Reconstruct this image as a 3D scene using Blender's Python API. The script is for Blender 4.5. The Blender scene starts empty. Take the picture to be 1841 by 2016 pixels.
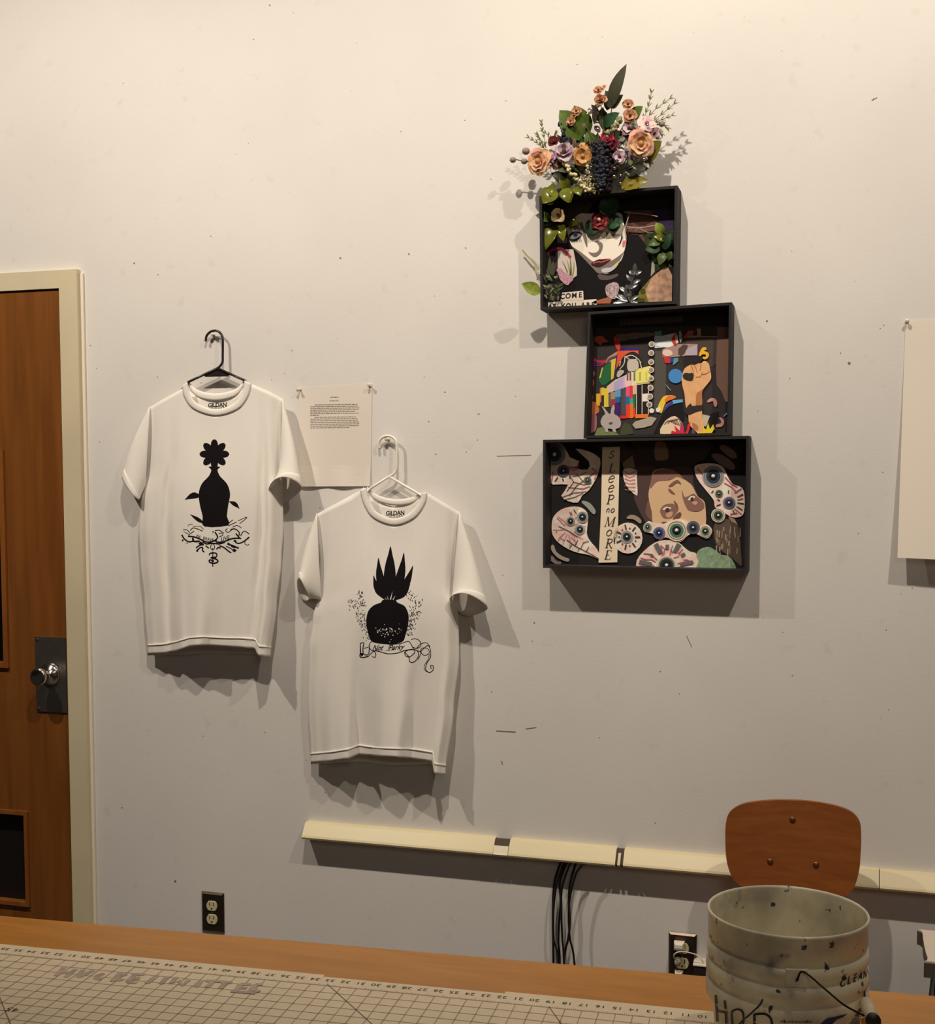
import bpy, bmesh, math, random
from mathutils import Vector, Matrix
random.seed(7)
SC = bpy.context.scene
COL = SC.collection

# ------------------------------------------------------------------ camera
F, CX, CY, YH = 2500.0, 920.5, 1130.0, 955.0      # focal length / principal point in pixels of the 1841 x 2016 frame
CAM = Vector((0.0, -3.18, 1.65))
YAW, PITCH = math.radians(17.0), math.atan2(CY - YH, F)
cd = bpy.data.cameras.new('camera'); cam = bpy.data.objects.new('camera', cd); COL.objects.link(cam)
cd.sensor_fit = 'HORIZONTAL'; cd.sensor_width = 36.0; cd.lens = 36.0 * F / 1841.0
cd.shift_y = (CY - 1008.0) / 1841.0
cd.clip_start = 0.05
cam.location = CAM
cam.rotation_euler = (math.pi / 2 - PITCH, 0.0, YAW)
SC.camera = cam
CROT = cam.rotation_euler.to_matrix()

# ------------------------------------------------------------------ light and exposure
SC.view_settings.view_transform = 'Standard'; SC.view_settings.look = 'None'
SC.view_settings.gamma = 1.0; SC.view_settings.use_curve_mapping = False
SC.view_settings.exposure = 0.0
w = bpy.data.worlds.new('world'); SC.world = w; w.use_nodes = True
bg = w.node_tree.nodes['Background']; bg.inputs[0].default_value = (1.0, 0.83, 0.70, 1); bg.inputs[1].default_value = 0.024
def spot(name, loc, target, power, size, blend, col=(1.0, 0.88, 0.73), r=0.028):
    l = bpy.data.lights.new(name, 'SPOT'); l.energy = power; l.color = col
    l.spot_size = math.radians(size); l.spot_blend = blend; l.shadow_soft_size = r
    o = bpy.data.objects.new(name, l); COL.objects.link(o); o.location = loc
    o.rotation_euler = (Vector(target) - Vector(loc)).to_track_quat('-Z', 'Y').to_euler()
    return o
# ceiling track heads aimed at the wall, and an added soft fill behind the camera that brightens pail and table
spot('track_lamp_a', (-2.60, -1.62, 3.92), (-2.15, 0.0, 1.6), 200, 88, 1.0)
spot('track_lamp_b', (-0.78, -1.60, 3.92), (-0.75, 0.0, 2.15), 170, 106, 1.0)
spot('track_lamp_c', (0.80, -1.62, 3.92), (0.5, 0.0, 2.1), 140, 106, 1.0)
al = bpy.data.lights.new('added_room_fill', 'AREA'); al.energy = 12; al.size = 1.2; al.color = (1.0, 0.86, 0.70)
ao = bpy.data.objects.new('added_room_fill', al); COL.objects.link(ao); ao.location = (0.9, -4.4, 3.0); ao.rotation_euler = (0.5, 0, 0)

# ------------------------------------------------------------------ geometry helpers
def ray(px, py):
    return (CROT @ Vector(((px - CX) / F, -(py - CY) / F, -1.0))).normalized()
def wp(px, py, d=0.0):
    """point seen at pixel (px, py) on the plane that lies d metres in front of the wall"""
    r = ray(px, py); t = (-d - CAM.y) / r.y
    return CAM + r * t
def zp(px, py, z):
    r = ray(px, py); t = (z - CAM.z) / r.z
    return CAM + r * t
def lin(c):
    c = c / 255.0
    return c / 12.92 if c <= 0.04045 else ((c + 0.055) / 1.055) ** 2.4
_mats = {}
def M(name, rgb=(200, 200, 200), rough=0.6, metal=0.0, var=0.0, scale=40.0, bump=0.0, spec=0.5, k=1.0, trans=0.0, sheen=0.0, stretch=None, dark=None, bscale=None):
    """procedural material: rgb is an sRGB colour, k a multiplier on the linear value"""
    if name in _mats: return _mats[name]
    m = bpy.data.materials.new(name); m.use_nodes = True; nt = m.node_tree; b = nt.nodes['Principled BSDF']
    c = [min(0.95, lin(v) * k) for v in rgb]
    b.inputs['Base Color'].default_value = (*c, 1)
    b.inputs['Roughness'].default_value = rough; b.inputs['Metallic'].default_value = metal
    b.inputs['Specular IOR Level'].default_value = spec
    if sheen: b.inputs['Sheen Weight'].default_value = sheen
    if trans: b.inputs['Transmission Weight'].default_value = trans
    if var or bump:
        tc = nt.nodes.new('ShaderNodeTexCoord'); mp = nt.nodes.new('ShaderNodeMapping')
        nt.links.new(tc.outputs['Object'], mp.inputs[0])
        if stretch: mp.inputs['Scale'].default_value = stretch
        n = nt.nodes.new('ShaderNodeTexNoise'); n.inputs['Scale'].default_value = scale; n.inputs['Detail'].default_value = 6
        nt.links.new(mp.outputs[0], n.inputs['Vector'])
        if var:
            r = nt.nodes.new('ShaderNodeValToRGB')
            c2 = [min(0.95, lin(v) * k) for v in dark] if dark else [v * (1 - var) for v in c]
            c1 = [min(0.95, v * (1 + var * 0.6)) for v in c]
            r.color_ramp.elements[0].color = (*c2, 1); r.color_ramp.elements[1].color = (*c1, 1)
            r.color_ramp.elements[0].position = 0.3; r.color_ramp.elements[1].position = 0.7
            nt.links.new(n.outputs['Fac'], r.inputs[0]); nt.links.new(r.outputs[0], b.inputs['Base Color'])
        if bump:
            n2 = n
            if bscale:
                n2 = nt.nodes.new('ShaderNodeTexNoise'); n2.inputs['Scale'].default_value = bscale
                nt.links.new(mp.outputs[0], n2.inputs['Vector'])
            bp = nt.nodes.new('ShaderNodeBump'); bp.inputs['Strength'].default_value = bump; bp.inputs['Distance'].default_value = 0.002
            nt.links.new(n2.outputs['Fac'], bp.inputs['Height']); nt.links.new(bp.outputs[0], b.inputs['Normal'])
    _mats[name] = m
    return m
def obj(name, verts, faces, mat, parent=None, smooth=False):
    me = bpy.data.meshes.new(name); me.from_pydata([tuple(v) for v in verts], [], faces); me.update()
    if smooth:
        for p in me.polygons: p.use_smooth = True
    if mat: me.materials.append(mat)
    o = bpy.data.objects.new(name, me); COL.objects.link(o)
    if parent:
        o.parent = parent; o.matrix_parent_inverse = parent.matrix_world.inverted() if parent.type != 'EMPTY' else Matrix.Translation(-parent.location)
        if parent.type != 'EMPTY': o.matrix_parent_inverse = Matrix.Identity(4)
        else:
            for v in me.vertices: v.co = v.co - parent.location
            o.matrix_parent_inverse = Matrix.Identity(4)
    return o
def sub(name, verts, faces, mat, part, smooth=False):
    """a sub-part: child of a part whose own parent is an Empty; the vertices are in world coordinates"""
    off = part.parent.location if part.parent else Vector((0, 0, 0))
    o = obj(name, [Vector(v) - off for v in verts], faces, mat, None, smooth)
    o.parent = part; o.matrix_parent_inverse = Matrix.Identity(4)
    return o
def put(name, verts, faces, mat, parent=None, smooth=False):
    if parent is None or parent.type == 'EMPTY': return obj(name, verts, faces, mat, parent, smooth)
    return sub(name, verts, faces, mat, parent, smooth)
def tag(o, label, cat, group=None):
    o['label'] = label; o['category'] = cat
    if group: o['group'] = group
    return o
def thing(name, label, cat, loc, group=None):
    o = bpy.data.objects.new(name, None); COL.objects.link(o); o.location = loc; o.empty_display_size = 0.05
    return tag(o, label, cat, group)
def struct(o):
    o['kind'] = 'structure'; return o
class MB:
    def __init__(s): s.v = []; s.f = []
    def add(s, v, f):
        n = len(s.v); s.v += [Vector(p) for p in v]; s.f += [tuple(i + n for i in q) for q in f]; return s
    def box(s, a, b):
        (x0, y0, z0), (x1, y1, z1) = a, b
        return s.add([(x0,y0,z0),(x1,y0,z0),(x1,y1,z0),(x0,y1,z0),(x0,y0,z1),(x1,y0,z1),(x1,y1,z1),(x0,y1,z1)],
              [(0,3,2,1),(4,5,6,7),(0,1,5,4),(1,2,6,5),(2,3,7,6),(3,0,4,7)])
    def hexa(s, p):      # 8 points: four at the back, four in front, same order
        return s.add(p, [(0,1,2,3),(7,6,5,4),(0,4,5,1),(1,5,6,2),(2,6,7,3),(3,7,4,0)])
    def tube(s, pts, r, n=8, cap=True):
        pts = [Vector(p) for p in pts]; k = len(pts); rings = []
        rr = r if isinstance(r, (list, tuple)) else [r] * k
        a = None
        for i in range(k):
            t = (pts[min(i + 1, k - 1)] - pts[max(i - 1, 0)]).normalized()
            if a is None: a = t.orthogonal().normalized()
            a = a - t * a.dot(t); a.normalize(); b = t.cross(a)
            rings.append([pts[i] + (a * math.cos(2 * math.pi * j / n) + b * math.sin(2 * math.pi * j / n)) * rr[i] for j in range(n)])
        v = [p for q in rings for p in q]; f = []
        for i in range(k - 1):
            for j in range(n):
                f.append((i * n + j, i * n + (j + 1) % n, (i + 1) * n + (j + 1) % n, (i + 1) * n + j))
        if cap: f += [tuple(range(n - 1, -1, -1)), tuple((k - 1) * n + j for j in range(n))]
        return s.add(v, f)
    def lathe(s, prof, c, n=32, axis=Vector((0, 0, 1)), close=False):
        axis = axis.normalized(); a = axis.orthogonal().normalized(); b = axis.cross(a)
        v = []; f = []; k = len(prof)
        for r, h in prof:
            for j in range(n):
                t = 2 * math.pi * j / n
                v.append(Vector(c) + axis * h + (a * math.cos(t) + b * math.sin(t)) * r)
        for i in range(k - 1):
            for j in range(n): f.append((i * n + j, i * n + (j + 1) % n, (i + 1) * n + (j + 1) % n, (i + 1) * n + j))
        if close: f += [tuple(range(n - 1, -1, -1)), tuple((k - 1) * n + j for j in range(n))]
        return s.add(v, f)
    def ball(s, c, r, n=8, m=5, sc=(1, 1, 1)):
        v = []; f = []; c = Vector(c)
        for i in range(m + 1):
            a = math.pi * i / m
            for j in range(n):
                t = 2 * math.pi * j / n
                v.append(c + Vector((math.sin(a) * math.cos(t) * sc[0], math.sin(a) * math.sin(t) * sc[1], math.cos(a) * sc[2])) * r)
        for i in range(m):
            for j in range(n): f.append((i * n + j, i * n + (j + 1) % n, (i + 1) * n + (j + 1) % n, (i + 1) * n + j))
        return s.add(v, f)
    def build(s, name, mat, parent=None, smooth=False): return put(name, s.v, s.f, mat, parent, smooth)
def cat(pts, n=6, closed=True):
    """Catmull-Rom through 2D points"""
    k = len(pts); out = []
    rng = range(k if closed else k - 1)
    for i in rng:
        g = (lambda j: pts[j % k]) if closed else (lambda j: pts[max(0, min(k - 1, j))])
        p0, p1, p2, p3 = g(i - 1), g(i), g(i + 1), g(i + 2)
        for q in range(n):
            t = q / n
            out.append(tuple(0.5 * (2 * p1[c] + (p2[c] - p0[c]) * t + (2 * p0[c] - 5 * p1[c] + 4 * p2[c] - p3[c]) * t * t + (3 * p1[c] - p0[c] - 3 * p2[c] + p3[c]) * t ** 3) for c in range(len(p1))))
    if not closed: out.append(tuple(pts[-1]))
    return out
def interp(tab, x):
    """smooth interpolation in a sorted table [(x, y), ...]"""
    if x <= tab[0][0]: return tab[0][1]
    for (a, ya), (b, yb) in zip(tab, tab[1:]):
        if x <= b:
            t = (x - a) / (b - a); return ya + (yb - ya) * t
    return tab[-1][1]
def sinterp(tab, x):
    if x <= tab[0][0]: return tab[0][1]
    for (a, ya), (b, yb) in zip(tab, tab[1:]):
        if x <= b:
            t = (x - a) / (b - a); t = t * t * (3 - 2 * t); return ya + (yb - ya) * t
    return tab[-1][1]
def at(ox, oy, sc):
    """photo-crop coordinates -> photo pixels"""
    return lambda *pts: [(ox + x / sc, oy + y / sc) for x, y in pts]
class Flat:
    """flat print and paper cut-outs drawn as polygons in photo pixels, laid on a surface of the scene"""
    def __init__(s): s.v = []; s.f = []
    def poly(s, pts, smooth=0):
        if smooth: pts = cat(pts, smooth)
        n = len(s.v); s.v += list(pts); s.f.append(tuple(range(n, n + len(pts)))); return s
    def circle(s, c, r, n=20, ry=None, a0=0):
        ry = ry or r
        return s.poly([(c[0] + r * math.cos(2 * math.pi * i / n + a0), c[1] + ry * math.sin(2 * math.pi * i / n + a0)) for i in range(n)])
    def ring(s, c, r0, r1, n=24):
        k = len(s.v)
        for i in range(n):
            t = 2 * math.pi * i / n
            s.v += [(c[0] + r0 * math.cos(t), c[1] + r0 * math.sin(t)), (c[0] + r1 * math.cos(t), c[1] + r1 * math.sin(t))]
        for i in range(n):
            a, b = k + 2 * i, k + 2 * ((i + 1) % n); s.f.append((a, a + 1, b + 1, b))
        return s
    def line(s, pts, w, smooth=0, w1=None):
        if smooth: pts = cat(pts, smooth, False)
        k = len(s.v); m = len(pts)
        for i, p in enumerate(pts):
            a = pts[max(0, i - 1)]; b = pts[min(m - 1, i + 1)]
            dx, dy = b[0] - a[0], b[1] - a[1]; l = math.hypot(dx, dy) or 1
            ww = (w if w1 is None else w + (w1 - w) * i / (m - 1)) / 2
            s.v += [(p[0] - dy / l * ww, p[1] + dx / l * ww), (p[0] + dy / l * ww, p[1] - dx / l * ww)]
        for i in range(m - 1): s.f.append((k + 2 * i, k + 2 * i + 1, k + 2 * i + 3, k + 2 * i + 2))
        return s
    def text(s, string, o, right, up, shear=0.0, center=False, space=1.0, bold=0.0):
        vs, fs = glyphs(string, shear, center, space, bold); k = len(s.v)
        s.v += [(o[0] + right[0] * x + up[0] * y, o[1] + right[1] * x + up[1] * y) for x, y in vs]
        s.f += [tuple(i + k for i in f) for f in fs]; return s
    def build(s, name, surf, mat, parent=None, grid=0, thick=0.0, smooth=False):
        v, f = s.v, s.f
        if grid:
            bm = bmesh.new(); bv = [bm.verts.new((p[0], p[1], 0)) for p in v]
            for q in f:
                try: bm.faces.new([bv[i] for i in q])
                except ValueError: pass
            bmesh.ops.triangulate(bm, faces=[q for q in bm.faces if len(q.verts) > 4])
            xs = [p[0] for p in v]; ys = [p[1] for p in v]
            for ax, lo, hi in ((0, min(xs), max(xs)), (1, min(ys), max(ys))):
                c = math.ceil(lo / grid) * grid
                while c < hi:
                    co = (c, 0, 0) if ax == 0 else (0, c, 0); no = (1, 0, 0) if ax == 0 else (0, 1, 0)
                    bmesh.ops.bisect_plane(bm, geom=list(bm.verts) + list(bm.edges) + list(bm.faces), plane_co=co, plane_no=no)
                    c += grid
            bm.verts.index_update(); v = [(q.co.x, q.co.y) for q in bm.verts]; f = [tuple(x.index for x in q.verts) for q in bm.faces]; bm.free()
        P = [surf(*p) for p in v]
        if thick:
            n = len(P); back = [p + Vector((0, thick, 0)) for p in P]
            f2 = [tuple(q) for q in f] + [tuple(i + n for i in reversed(q)) for q in f]
            for q in f:
                for i in range(len(q)):
                    a, b = q[i], q[(i + 1) % len(q)]; f2.append((a, b, b + n, a + n))
            P = P + back; f = f2
        return put(name, P, f, mat, parent, smooth)
_gl = {}
def glyphs(string, shear=0.0, center=False, space=1.0, bold=0.0):
    key = (string, shear, center, space, bold)
    if key not in _gl:
        c = bpy.data.curves.new('glyph', 'FONT'); c.body = string; c.shear = shear; c.resolution_u = 3; c.space_character = space; c.offset = bold
        if center: c.align_x = 'CENTER'
        o = bpy.data.objects.new('glyph', c); COL.objects.link(o)
        me = o.evaluated_get(bpy.context.evaluated_depsgraph_get()).to_mesh()
        _gl[key] = ([(p.co.x, p.co.y) for p in me.vertices], [tuple(p.vertices) for p in me.polygons])
        bpy.data.objects.remove(o); bpy.data.curves.remove(c)
    return _gl[key]
def wall_at(d): return lambda x, y: wp(x, y, d)

# ------------------------------------------------------------------ the room
def wall_mat():
    m = bpy.data.materials.new('white_wall_paint'); m.use_nodes = True; nt = m.node_tree; b = nt.nodes['Principled BSDF']
    b.inputs['Roughness'].default_value = 0.55; b.inputs['Specular IOR Level'].default_value = 0.25
    tc = nt.nodes.new('ShaderNodeTexCoord'); n = nt.nodes.new('ShaderNodeTexNoise'); n.inputs['Scale'].default_value = 1.6; n.inputs['Detail'].default_value = 5
    r = nt.nodes.new('ShaderNodeValToRGB'); r.color_ramp.elements[0].color = (0.715, 0.69, 0.665, 1); r.color_ramp.elements[1].color = (0.775, 0.75, 0.72, 1)
    r.color_ramp.elements[0].position = 0.35; r.color_ramp.elements[1].position = 0.65
    nt.links.new(tc.outputs['Object'], n.inputs['Vector']); nt.links.new(n.outputs['Fac'], r.inputs[0])
    n2 = nt.nodes.new('ShaderNodeTexNoise'); n2.inputs['Scale'].default_value = 22; n2.inputs['Detail'].default_value = 8
    r2 = nt.nodes.new('ShaderNodeValToRGB'); r2.color_ramp.elements[0].color = (0.93, 0.915, 0.89, 1); r2.color_ramp.elements[0].position = 0.25
    r2.color_ramp.elements[1].color = (1, 1, 1, 1); r2.color_ramp.elements[1].position = 0.38
    nt.links.new(tc.outputs['Object'], n2.inputs['Vector']); nt.links.new(n2.outputs['Fac'], r2.inputs[0])
    mx = nt.nodes.new('ShaderNodeMixRGB'); mx.blend_type = 'MULTIPLY'; mx.inputs[0].default_value = 1
    nt.links.new(r.outputs[0], mx.inputs[1]); nt.links.new(r2.outputs[0], mx.inputs[2]); nt.links.new(mx.outputs[0], b.inputs['Base Color'])
    n3 = nt.nodes.new('ShaderNodeTexNoise'); n3.inputs['Scale'].default_value = 160; n3.inputs['Detail'].default_value = 4
    bp = nt.nodes.new('ShaderNodeBump'); bp.inputs['Strength'].default_value = 0.12; bp.inputs['Distance'].default_value = 0.002
    nt.links.new(tc.outputs['Object'], n3.inputs['Vector']); nt.links.new(n3.outputs['Fac'], bp.inputs['Height']); nt.links.new(bp.outputs[0], b.inputs['Normal'])
    return m
WALLM = wall_mat()
# door opening measured on the wall plane
jr_t, jr_b = wp(124, 572), wp(150, 1812)
XJ = (jr_t.x + jr_b.x) / 2                      # inner edge of the frame on the latch side
XO = (wp(158, 533).x + wp(185, 1815).x) / 2     # outer edge of the frame
ZT = wp(124, 569).z; ZO = wp(150, 532).z
XL = XJ - 0.92
mb = MB(); mb.box((XO - 0.02, 0, 0), (2.6, 0.15, 4.3)); struct(mb.build('wall_back', WALLM))
wall_back = bpy.data.objects['wall_back']
mb = MB(); mb.box((-4.4, 0, 0), (XL - 0.03, 0.15, 4.3)); struct(mb.build('wall_left', WALLM))
mb = MB(); mb.box((XL - 0.03, 0, ZT + 0.03), (XO - 0.02, 0.15, 4.3)); struct(mb.build('wall_above_door', WALLM))
mb = MB(); mb.box((-4.4, -5.2, -0.1), (2.6, 0.15, 0)); struct(mb.build('floor', M('grey_vinyl_floor', (84, 76, 70), 0.5, var=0.12, scale=6)))
FRM = M('cream_frame_paint', (214, 202, 172), 0.4, var=0.06, scale=5)
mb = MB()                                       # steel door frame, cream
def frame_bar(x0, x1, z0, z1): mb.box((x0, -0.018, z0), (x1, 0.13, z1))
frame_bar(XJ, XO, 0, ZO); frame_bar(XL - (XO - XJ), XL, 0, ZO); frame_bar(XL, XJ, ZT, ZO)
o = struct(mb.build('trim_1', FRM))
mb = MB(); mb.box((XO, -0.006, 0), (XO + 0.012, 0.0, ZO - 0.01)); put('caulk_bead', mb.v, mb.f, M('caulk_white', (236, 226, 206), 0.6), o)
# door leaf, set back a little in its frame
def wood_mat(name, c1, c2, rough, sc, st):
    m = bpy.data.materials.new(name); m.use_nodes = True; nt = m.node_tree; b = nt.nodes['Principled BSDF']; b.inputs['Roughness'].default_value = rough
    tc = nt.nodes.new('ShaderNodeTexCoord'); mp = nt.nodes.new('ShaderNodeMapping'); mp.inputs['Scale'].default_value = st
    n = nt.nodes.new('ShaderNodeTexNoise'); n.inputs['Scale'].default_value = sc; n.inputs['Detail'].default_value = 8; n.inputs['Distortion'].default_value = 0.4
    r = nt.nodes.new('ShaderNodeValToRGB'); r.color_ramp.elements[0].position = 0.3; r.color_ramp.elements[1].position = 0.72
    r.color_ramp.elements[0].color = (*[lin(v) for v in c1], 1); r.color_ramp.elements[1].color = (*[lin(v) for v in c2], 1)
    nt.links.new(tc.outputs['Object'], mp.inputs[0]); nt.links.new(mp.outputs[0], n.inputs['Vector']); nt.links.new(n.outputs['Fac'], r.inputs[0]); nt.links.new(r.outputs[0], b.inputs['Base Color'])
    return m
DOORM = wood_mat('oak_door_veneer', (112, 66, 26), (138, 84, 36), 0.35, 3.0, (9, 9, 0.6))
MOULD = wood_mat('oak_moulding', (128, 76, 30), (150, 92, 40), 0.35, 4.0, (6, 6, 1))
yd = -0.012
door = bpy.data.objects.new('door_1', None); COL.objects.link(door); door.location = (XL, yd, 0); struct(door)
gx = 0.005
X0, X1, Z1 = XL + gx, XJ - gx, ZT - gx
# openings in the leaf: glass light above, dark louvre panel below
gX1 = wp(8, 1000, -yd).x; gZ0 = wp(4, 1306, -yd).z; gX0 = X0 + 0.14
vX1 = wp(58, 1680, -yd).x; vZ1 = wp(20, 1594, -yd).z; vZ0 = wp(20, 1780, -yd).z; vX0 = X0 + 0.14; gZ1 = Z1 - 0.45
mb = MB()
def leaf(x0, x1, z0, z1): mb.box((x0, yd, z0), (x1, yd + 0.044, z1))
leaf(X0, vX0, 0.01, Z1); leaf(vX0, vX1, 0.01, vZ0); leaf(vX0, vX1, vZ1, Z1) if False else None
leaf(vX1, X1, 0.01, gZ0 - 0.0001); leaf(vX0, vX1, vZ1, gZ0); leaf(X0 + 0.14, gX0, gZ0, Z1)
leaf(gX1, X1, gZ0, Z1); leaf(gX0, gX1, gZ1, Z1)
mb.build('door_leaf', DOORM, door)
mb = MB(); mb.box((vX0, yd + 0.02, vZ0), (vX1, yd + 0.03, vZ1)); mb.build('panel', M('black_vent_panel', (22, 18, 16), 0.5), door)
mb = MB(); mb.box((gX0, yd + 0.018, gZ0), (gX1, yd + 0.026, gZ1)); mb.build('pane', M('dark_door_glass', (12, 10, 9), 0.08), door)
def mould(x0, x1, z0, z1, t=0.018):
    mb = MB(); y0, y1 = yd - 0.008, yd + 0.018
    mb.box((x0, y0, z0), (x1, y1, z0 + t)); mb.box((x0, y0, z1 - t), (x1, y1, z1)); mb.box((x0, y0, z0 + t), (x0 + t, y1, z1 - t)); mb.box((x1 - t, y0, z0 + t), (x1, y1, z1 - t))
    return mb
mould(vX0, vX1, vZ0, vZ1, 0.012).build('moulding', MOULD, door)
mould(gX0, gX1 + 0.006, gZ0 - 0.012, gZ1, 0.016).build('moulding', MOULD, door)
STEEL = M('brushed_steel', (150, 144, 138), 0.32, 0.9, var=0.15, scale=30)
p0 = wp(75, 1252, 0.0); p1 = wp(142, 1402, 0.0)
mb = MB(); mb.box((p0.x, yd - 0.004, p1.z), (X1 - 0.001, yd, p0.z)); plate = mb.build('lock_plate', STEEL, door)
kc = wp(105, 1326, 0.0); kc = Vector((kc.x, yd, kc.z))
mb = MB(); mb.lathe([(0.0, 0.0), (0.034, 0.0), (0.034, 0.006), (0.026, 0.014), (0.012, 0.02), (0.011, 0.036), (0.019, 0.042), (0.026, 0.052), (0.0265, 0.062), (0.022, 0.068), (0.018, 0.066), (0.0, 0.066)], kc, 32, Vector((0, -1, 0)))
mb.build('knob', M('polished_chrome', (190, 186, 180), 0.18, 1.0), door, True)
mb = MB()
for x, z in ((p0.x + 0.008, p0.z - 0.008), (p0.x + 0.008, p1.z + 0.008)): mb.lathe([(0.004, 0), (0.004, 0.002), (0, 0.003)], (x, yd - 0.004, z), 10, Vector((0, -1, 0)))
mb.build('screw_heads', STEEL, door)

# ------------------------------------------------------------------ work table with its cutting mat
ZTAB = CAM.z - 0.79
tA, tB = zp(0, 1803, ZTAB), zp(1841, 1961, ZTAB)
e1 = (tB - tA).normalized(); e2 = Vector((e1.y, -e1.x, 0))          # along the far edge, and towards the room
if e2.y > 0: e2 = -e2
TW, TD = 2.75, 1.25
o0 = tA - e1 * 0.55
TABM = wood_mat('maple_table_top', (168, 111, 38), (186, 125, 50), 0.38, 5.0, (1.2, 9, 9))
def slab(mb, a, s0, s1, t0, t1, z0, z1):
    q = [(s0, t0), (s1, t0), (s1, t1), (s0, t1)]
    P = [a + e1 * s + e2 * t for s, t in q]
    return mb.hexa([Vector((p.x, p.y, z0)) for p in P] + [Vector((p.x, p.y, z1)) for p in P])
table = thing('work_table', 'long wooden work table with an orange maple top in the foreground', 'table', (o0.x, o0.y, 0))
mb = MB(); slab(mb, o0, 0, TW, 0, TD, ZTAB - 0.045, ZTAB); mb.build('table_top', TABM, table)
BLK = M('black_steel', (30, 28, 27), 0.45, var=0.1)
for s in (0.12, TW - 0.12):
    for t in (0.14, TD - 0.14):
        mb = MB(); slab(mb, o0, s - 0.03, s + 0.03, t - 0.03, t + 0.03, 0, ZTAB - 0.045); mb.build('leg', BLK, table)
mb = MB(); slab(mb, o0, 0.12, TW - 0.12, 0.115, 0.14, ZTAB - 0.12, ZTAB - 0.045); mb.build('apron', BLK, table)
# mat: far edge from pixels, 1 inch grid, numerals that read from the far side
mA, mB = zp(0, 1862, ZTAB), zp(1395, 1996, ZTAB)
m1 = (mB - mA).normalized(); m2 = Vector((m1.y, -m1.x, 0)); m2 = m2 if m2.y < 0 else -m2
IN = 0.0254
s21 = (zp(1021, 1969, ZTAB) - mA).dot(m1)
sOf = lambda n: s21 + (21 - n) * IN
ML, MR, MD = sOf(64), sOf(-1.2), 0.82
zm = ZTAB + 0.003
mat_t = thing('cutting_mat', 'white gridded cutting mat with inch numerals lying on the table', 'cutting mat', (mA.x, mA.y, ZTAB))
sx = lambda px, py: (zp(px, py, ZTAB) - mA).dot(m1)
n1, n2 = sx(641, 1921), sx(996, 1955)
out = [(ML, -0.001), (n1, -0.001), (n1, 0.006), (n2, 0.004), (n2, -0.004), (MR, -0.002), (MR, MD), (ML, MD)]
P = [mA + m1 * s + m2 * t for s, t in out]
vv = [Vector((p.x, p.y, ZTAB)) for p in P] + [Vector((p.x, p.y, zm)) for p in P]; n = len(P)
obj('mat_sheet', vv, [tuple(range(n)), tuple(range(2 * n - 1, n - 1, -1))] + [(i, (i + 1) % n, n + (i + 1) % n, n + i) for i in range(n)],
    M('mat_vinyl', (220, 203, 174), 0.5, var=0.06, scale=9), mat_t)
msurf = lambda s, t: (lambda p: Vector((p.x, p.y, zm + 0.0004)))(mA + m1 * s + m2 * t)
G0 = 0.041
fl = Flat()
for i in range(0, 64): fl.line([(sOf(i), G0), (sOf(i), MD - 0.04)], 0.0013 if i % 2 else 0.0017)
for j in range(0, 30): fl.line([(sOf(63), G0 + j * IN), (sOf(0), G0 + j * IN)], 0.0012)
for i in range(0, 63 * 8):
    x = sOf(i / 8); fl.line([(x, G0), (x, G0 - (0.007 if i % 8 == 4 else 0.004))], 0.0009)
o = fl.build('grid_print', msurf, M('mat_grid_ink', (158, 138, 118), 0.6), mat_t)
o['label'] = 'brown inch grid printed on the mat'
fl = Flat()
for i in range(1, 63): fl.text(str(i), (sOf(i), 0.015), (-0.0165, 0), (0, 0.0135), 0, True)
mp = lambda px, py: (lambda p: ((p - mA).dot(m1), (p - mA).dot(m2)))(zp(px, py, ZTAB))
a = mp(42, 1990); fl.text('45', a, (-0.022, 0), (0, 0.018))
o = fl.build('numeral_print', msurf, M('mat_numeral_ink', (48, 40, 40), 0.6), mat_t); o['kind'] = 'stuff'
fl = Flat()
for pa, pb in (((644, 1941), (729, 2017)), ((1081, 1986), (1103, 2017)), ((-2, 1964), (19, 2016))):
    a, b = mp(*pa), mp(*pb); d = ((b[0] - a[0]) * 4, (b[1] - a[1]) * 4); fl.line([a, (a[0] + d[0], a[1] + d[1])], 0.0018)
fl.build('diagonal_print', msurf, M('mat_diag_ink', (128, 106, 96), 0.6), mat_t)
c5 = at(90, 1890, 4.091); hw_v = []; hw_f = []
for st in ([(150, 75), (80, 145)], [(240, 90), (160, 155)], [(120, 112), (205, 122)],
           [(300, 95), (265, 155)], [(265, 155), (385, 100)],
           [(470, 125), (420, 140), (405, 165), (450, 172)], [(600, 120), (535, 190)], [(650, 130), (560, 160)], [(565, 158), (610, 185)],
           [(720, 130), (660, 195)], [(720, 130), (800, 135)], [(695, 160), (760, 165)], [(660, 195), (735, 200)],
           [(900, 140), (815, 205)], [(980, 150), (930, 210)], [(1050, 155), (1010, 205), (1075, 185), (1100, 222), (1150, 180)],
           [(1255, 180), (1215, 235)], [(1290, 185), (1400, 190)], [(1350, 188), (1295, 240)], [(1400, 190), (1500, 200)], [(1450, 195), (1405, 248)],
           [(1570, 210), (1530, 270)], [(1570, 210), (1650, 215)], [(1550, 240), (1620, 245)], [(1495, 268), (1600, 278)],
           [(1690, 215), (1630, 290)], [(1690, 215), (1750, 215)], [(1660, 250), (1720, 275)], [(1600, 278), (1690, 285)]):
    fl = Flat(); fl.line([mp(*q) for q in c5(*st)], 0.009); k_ = len(hw_v)
    hw_v += [msurf(*p) + Vector((0, 0, 0.0001 + 0.000004 * k_)) for p in fl.v]; hw_f += [tuple(i + k_ for i in f) for f in fl.f]
o = put('handwriting', hw_v, hw_f, M('faded_marker', (150, 132, 130), 0.8, var=0.3, scale=60, dark=(186, 168, 148)), mat_t); o['kind'] = 'stuff'
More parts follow.
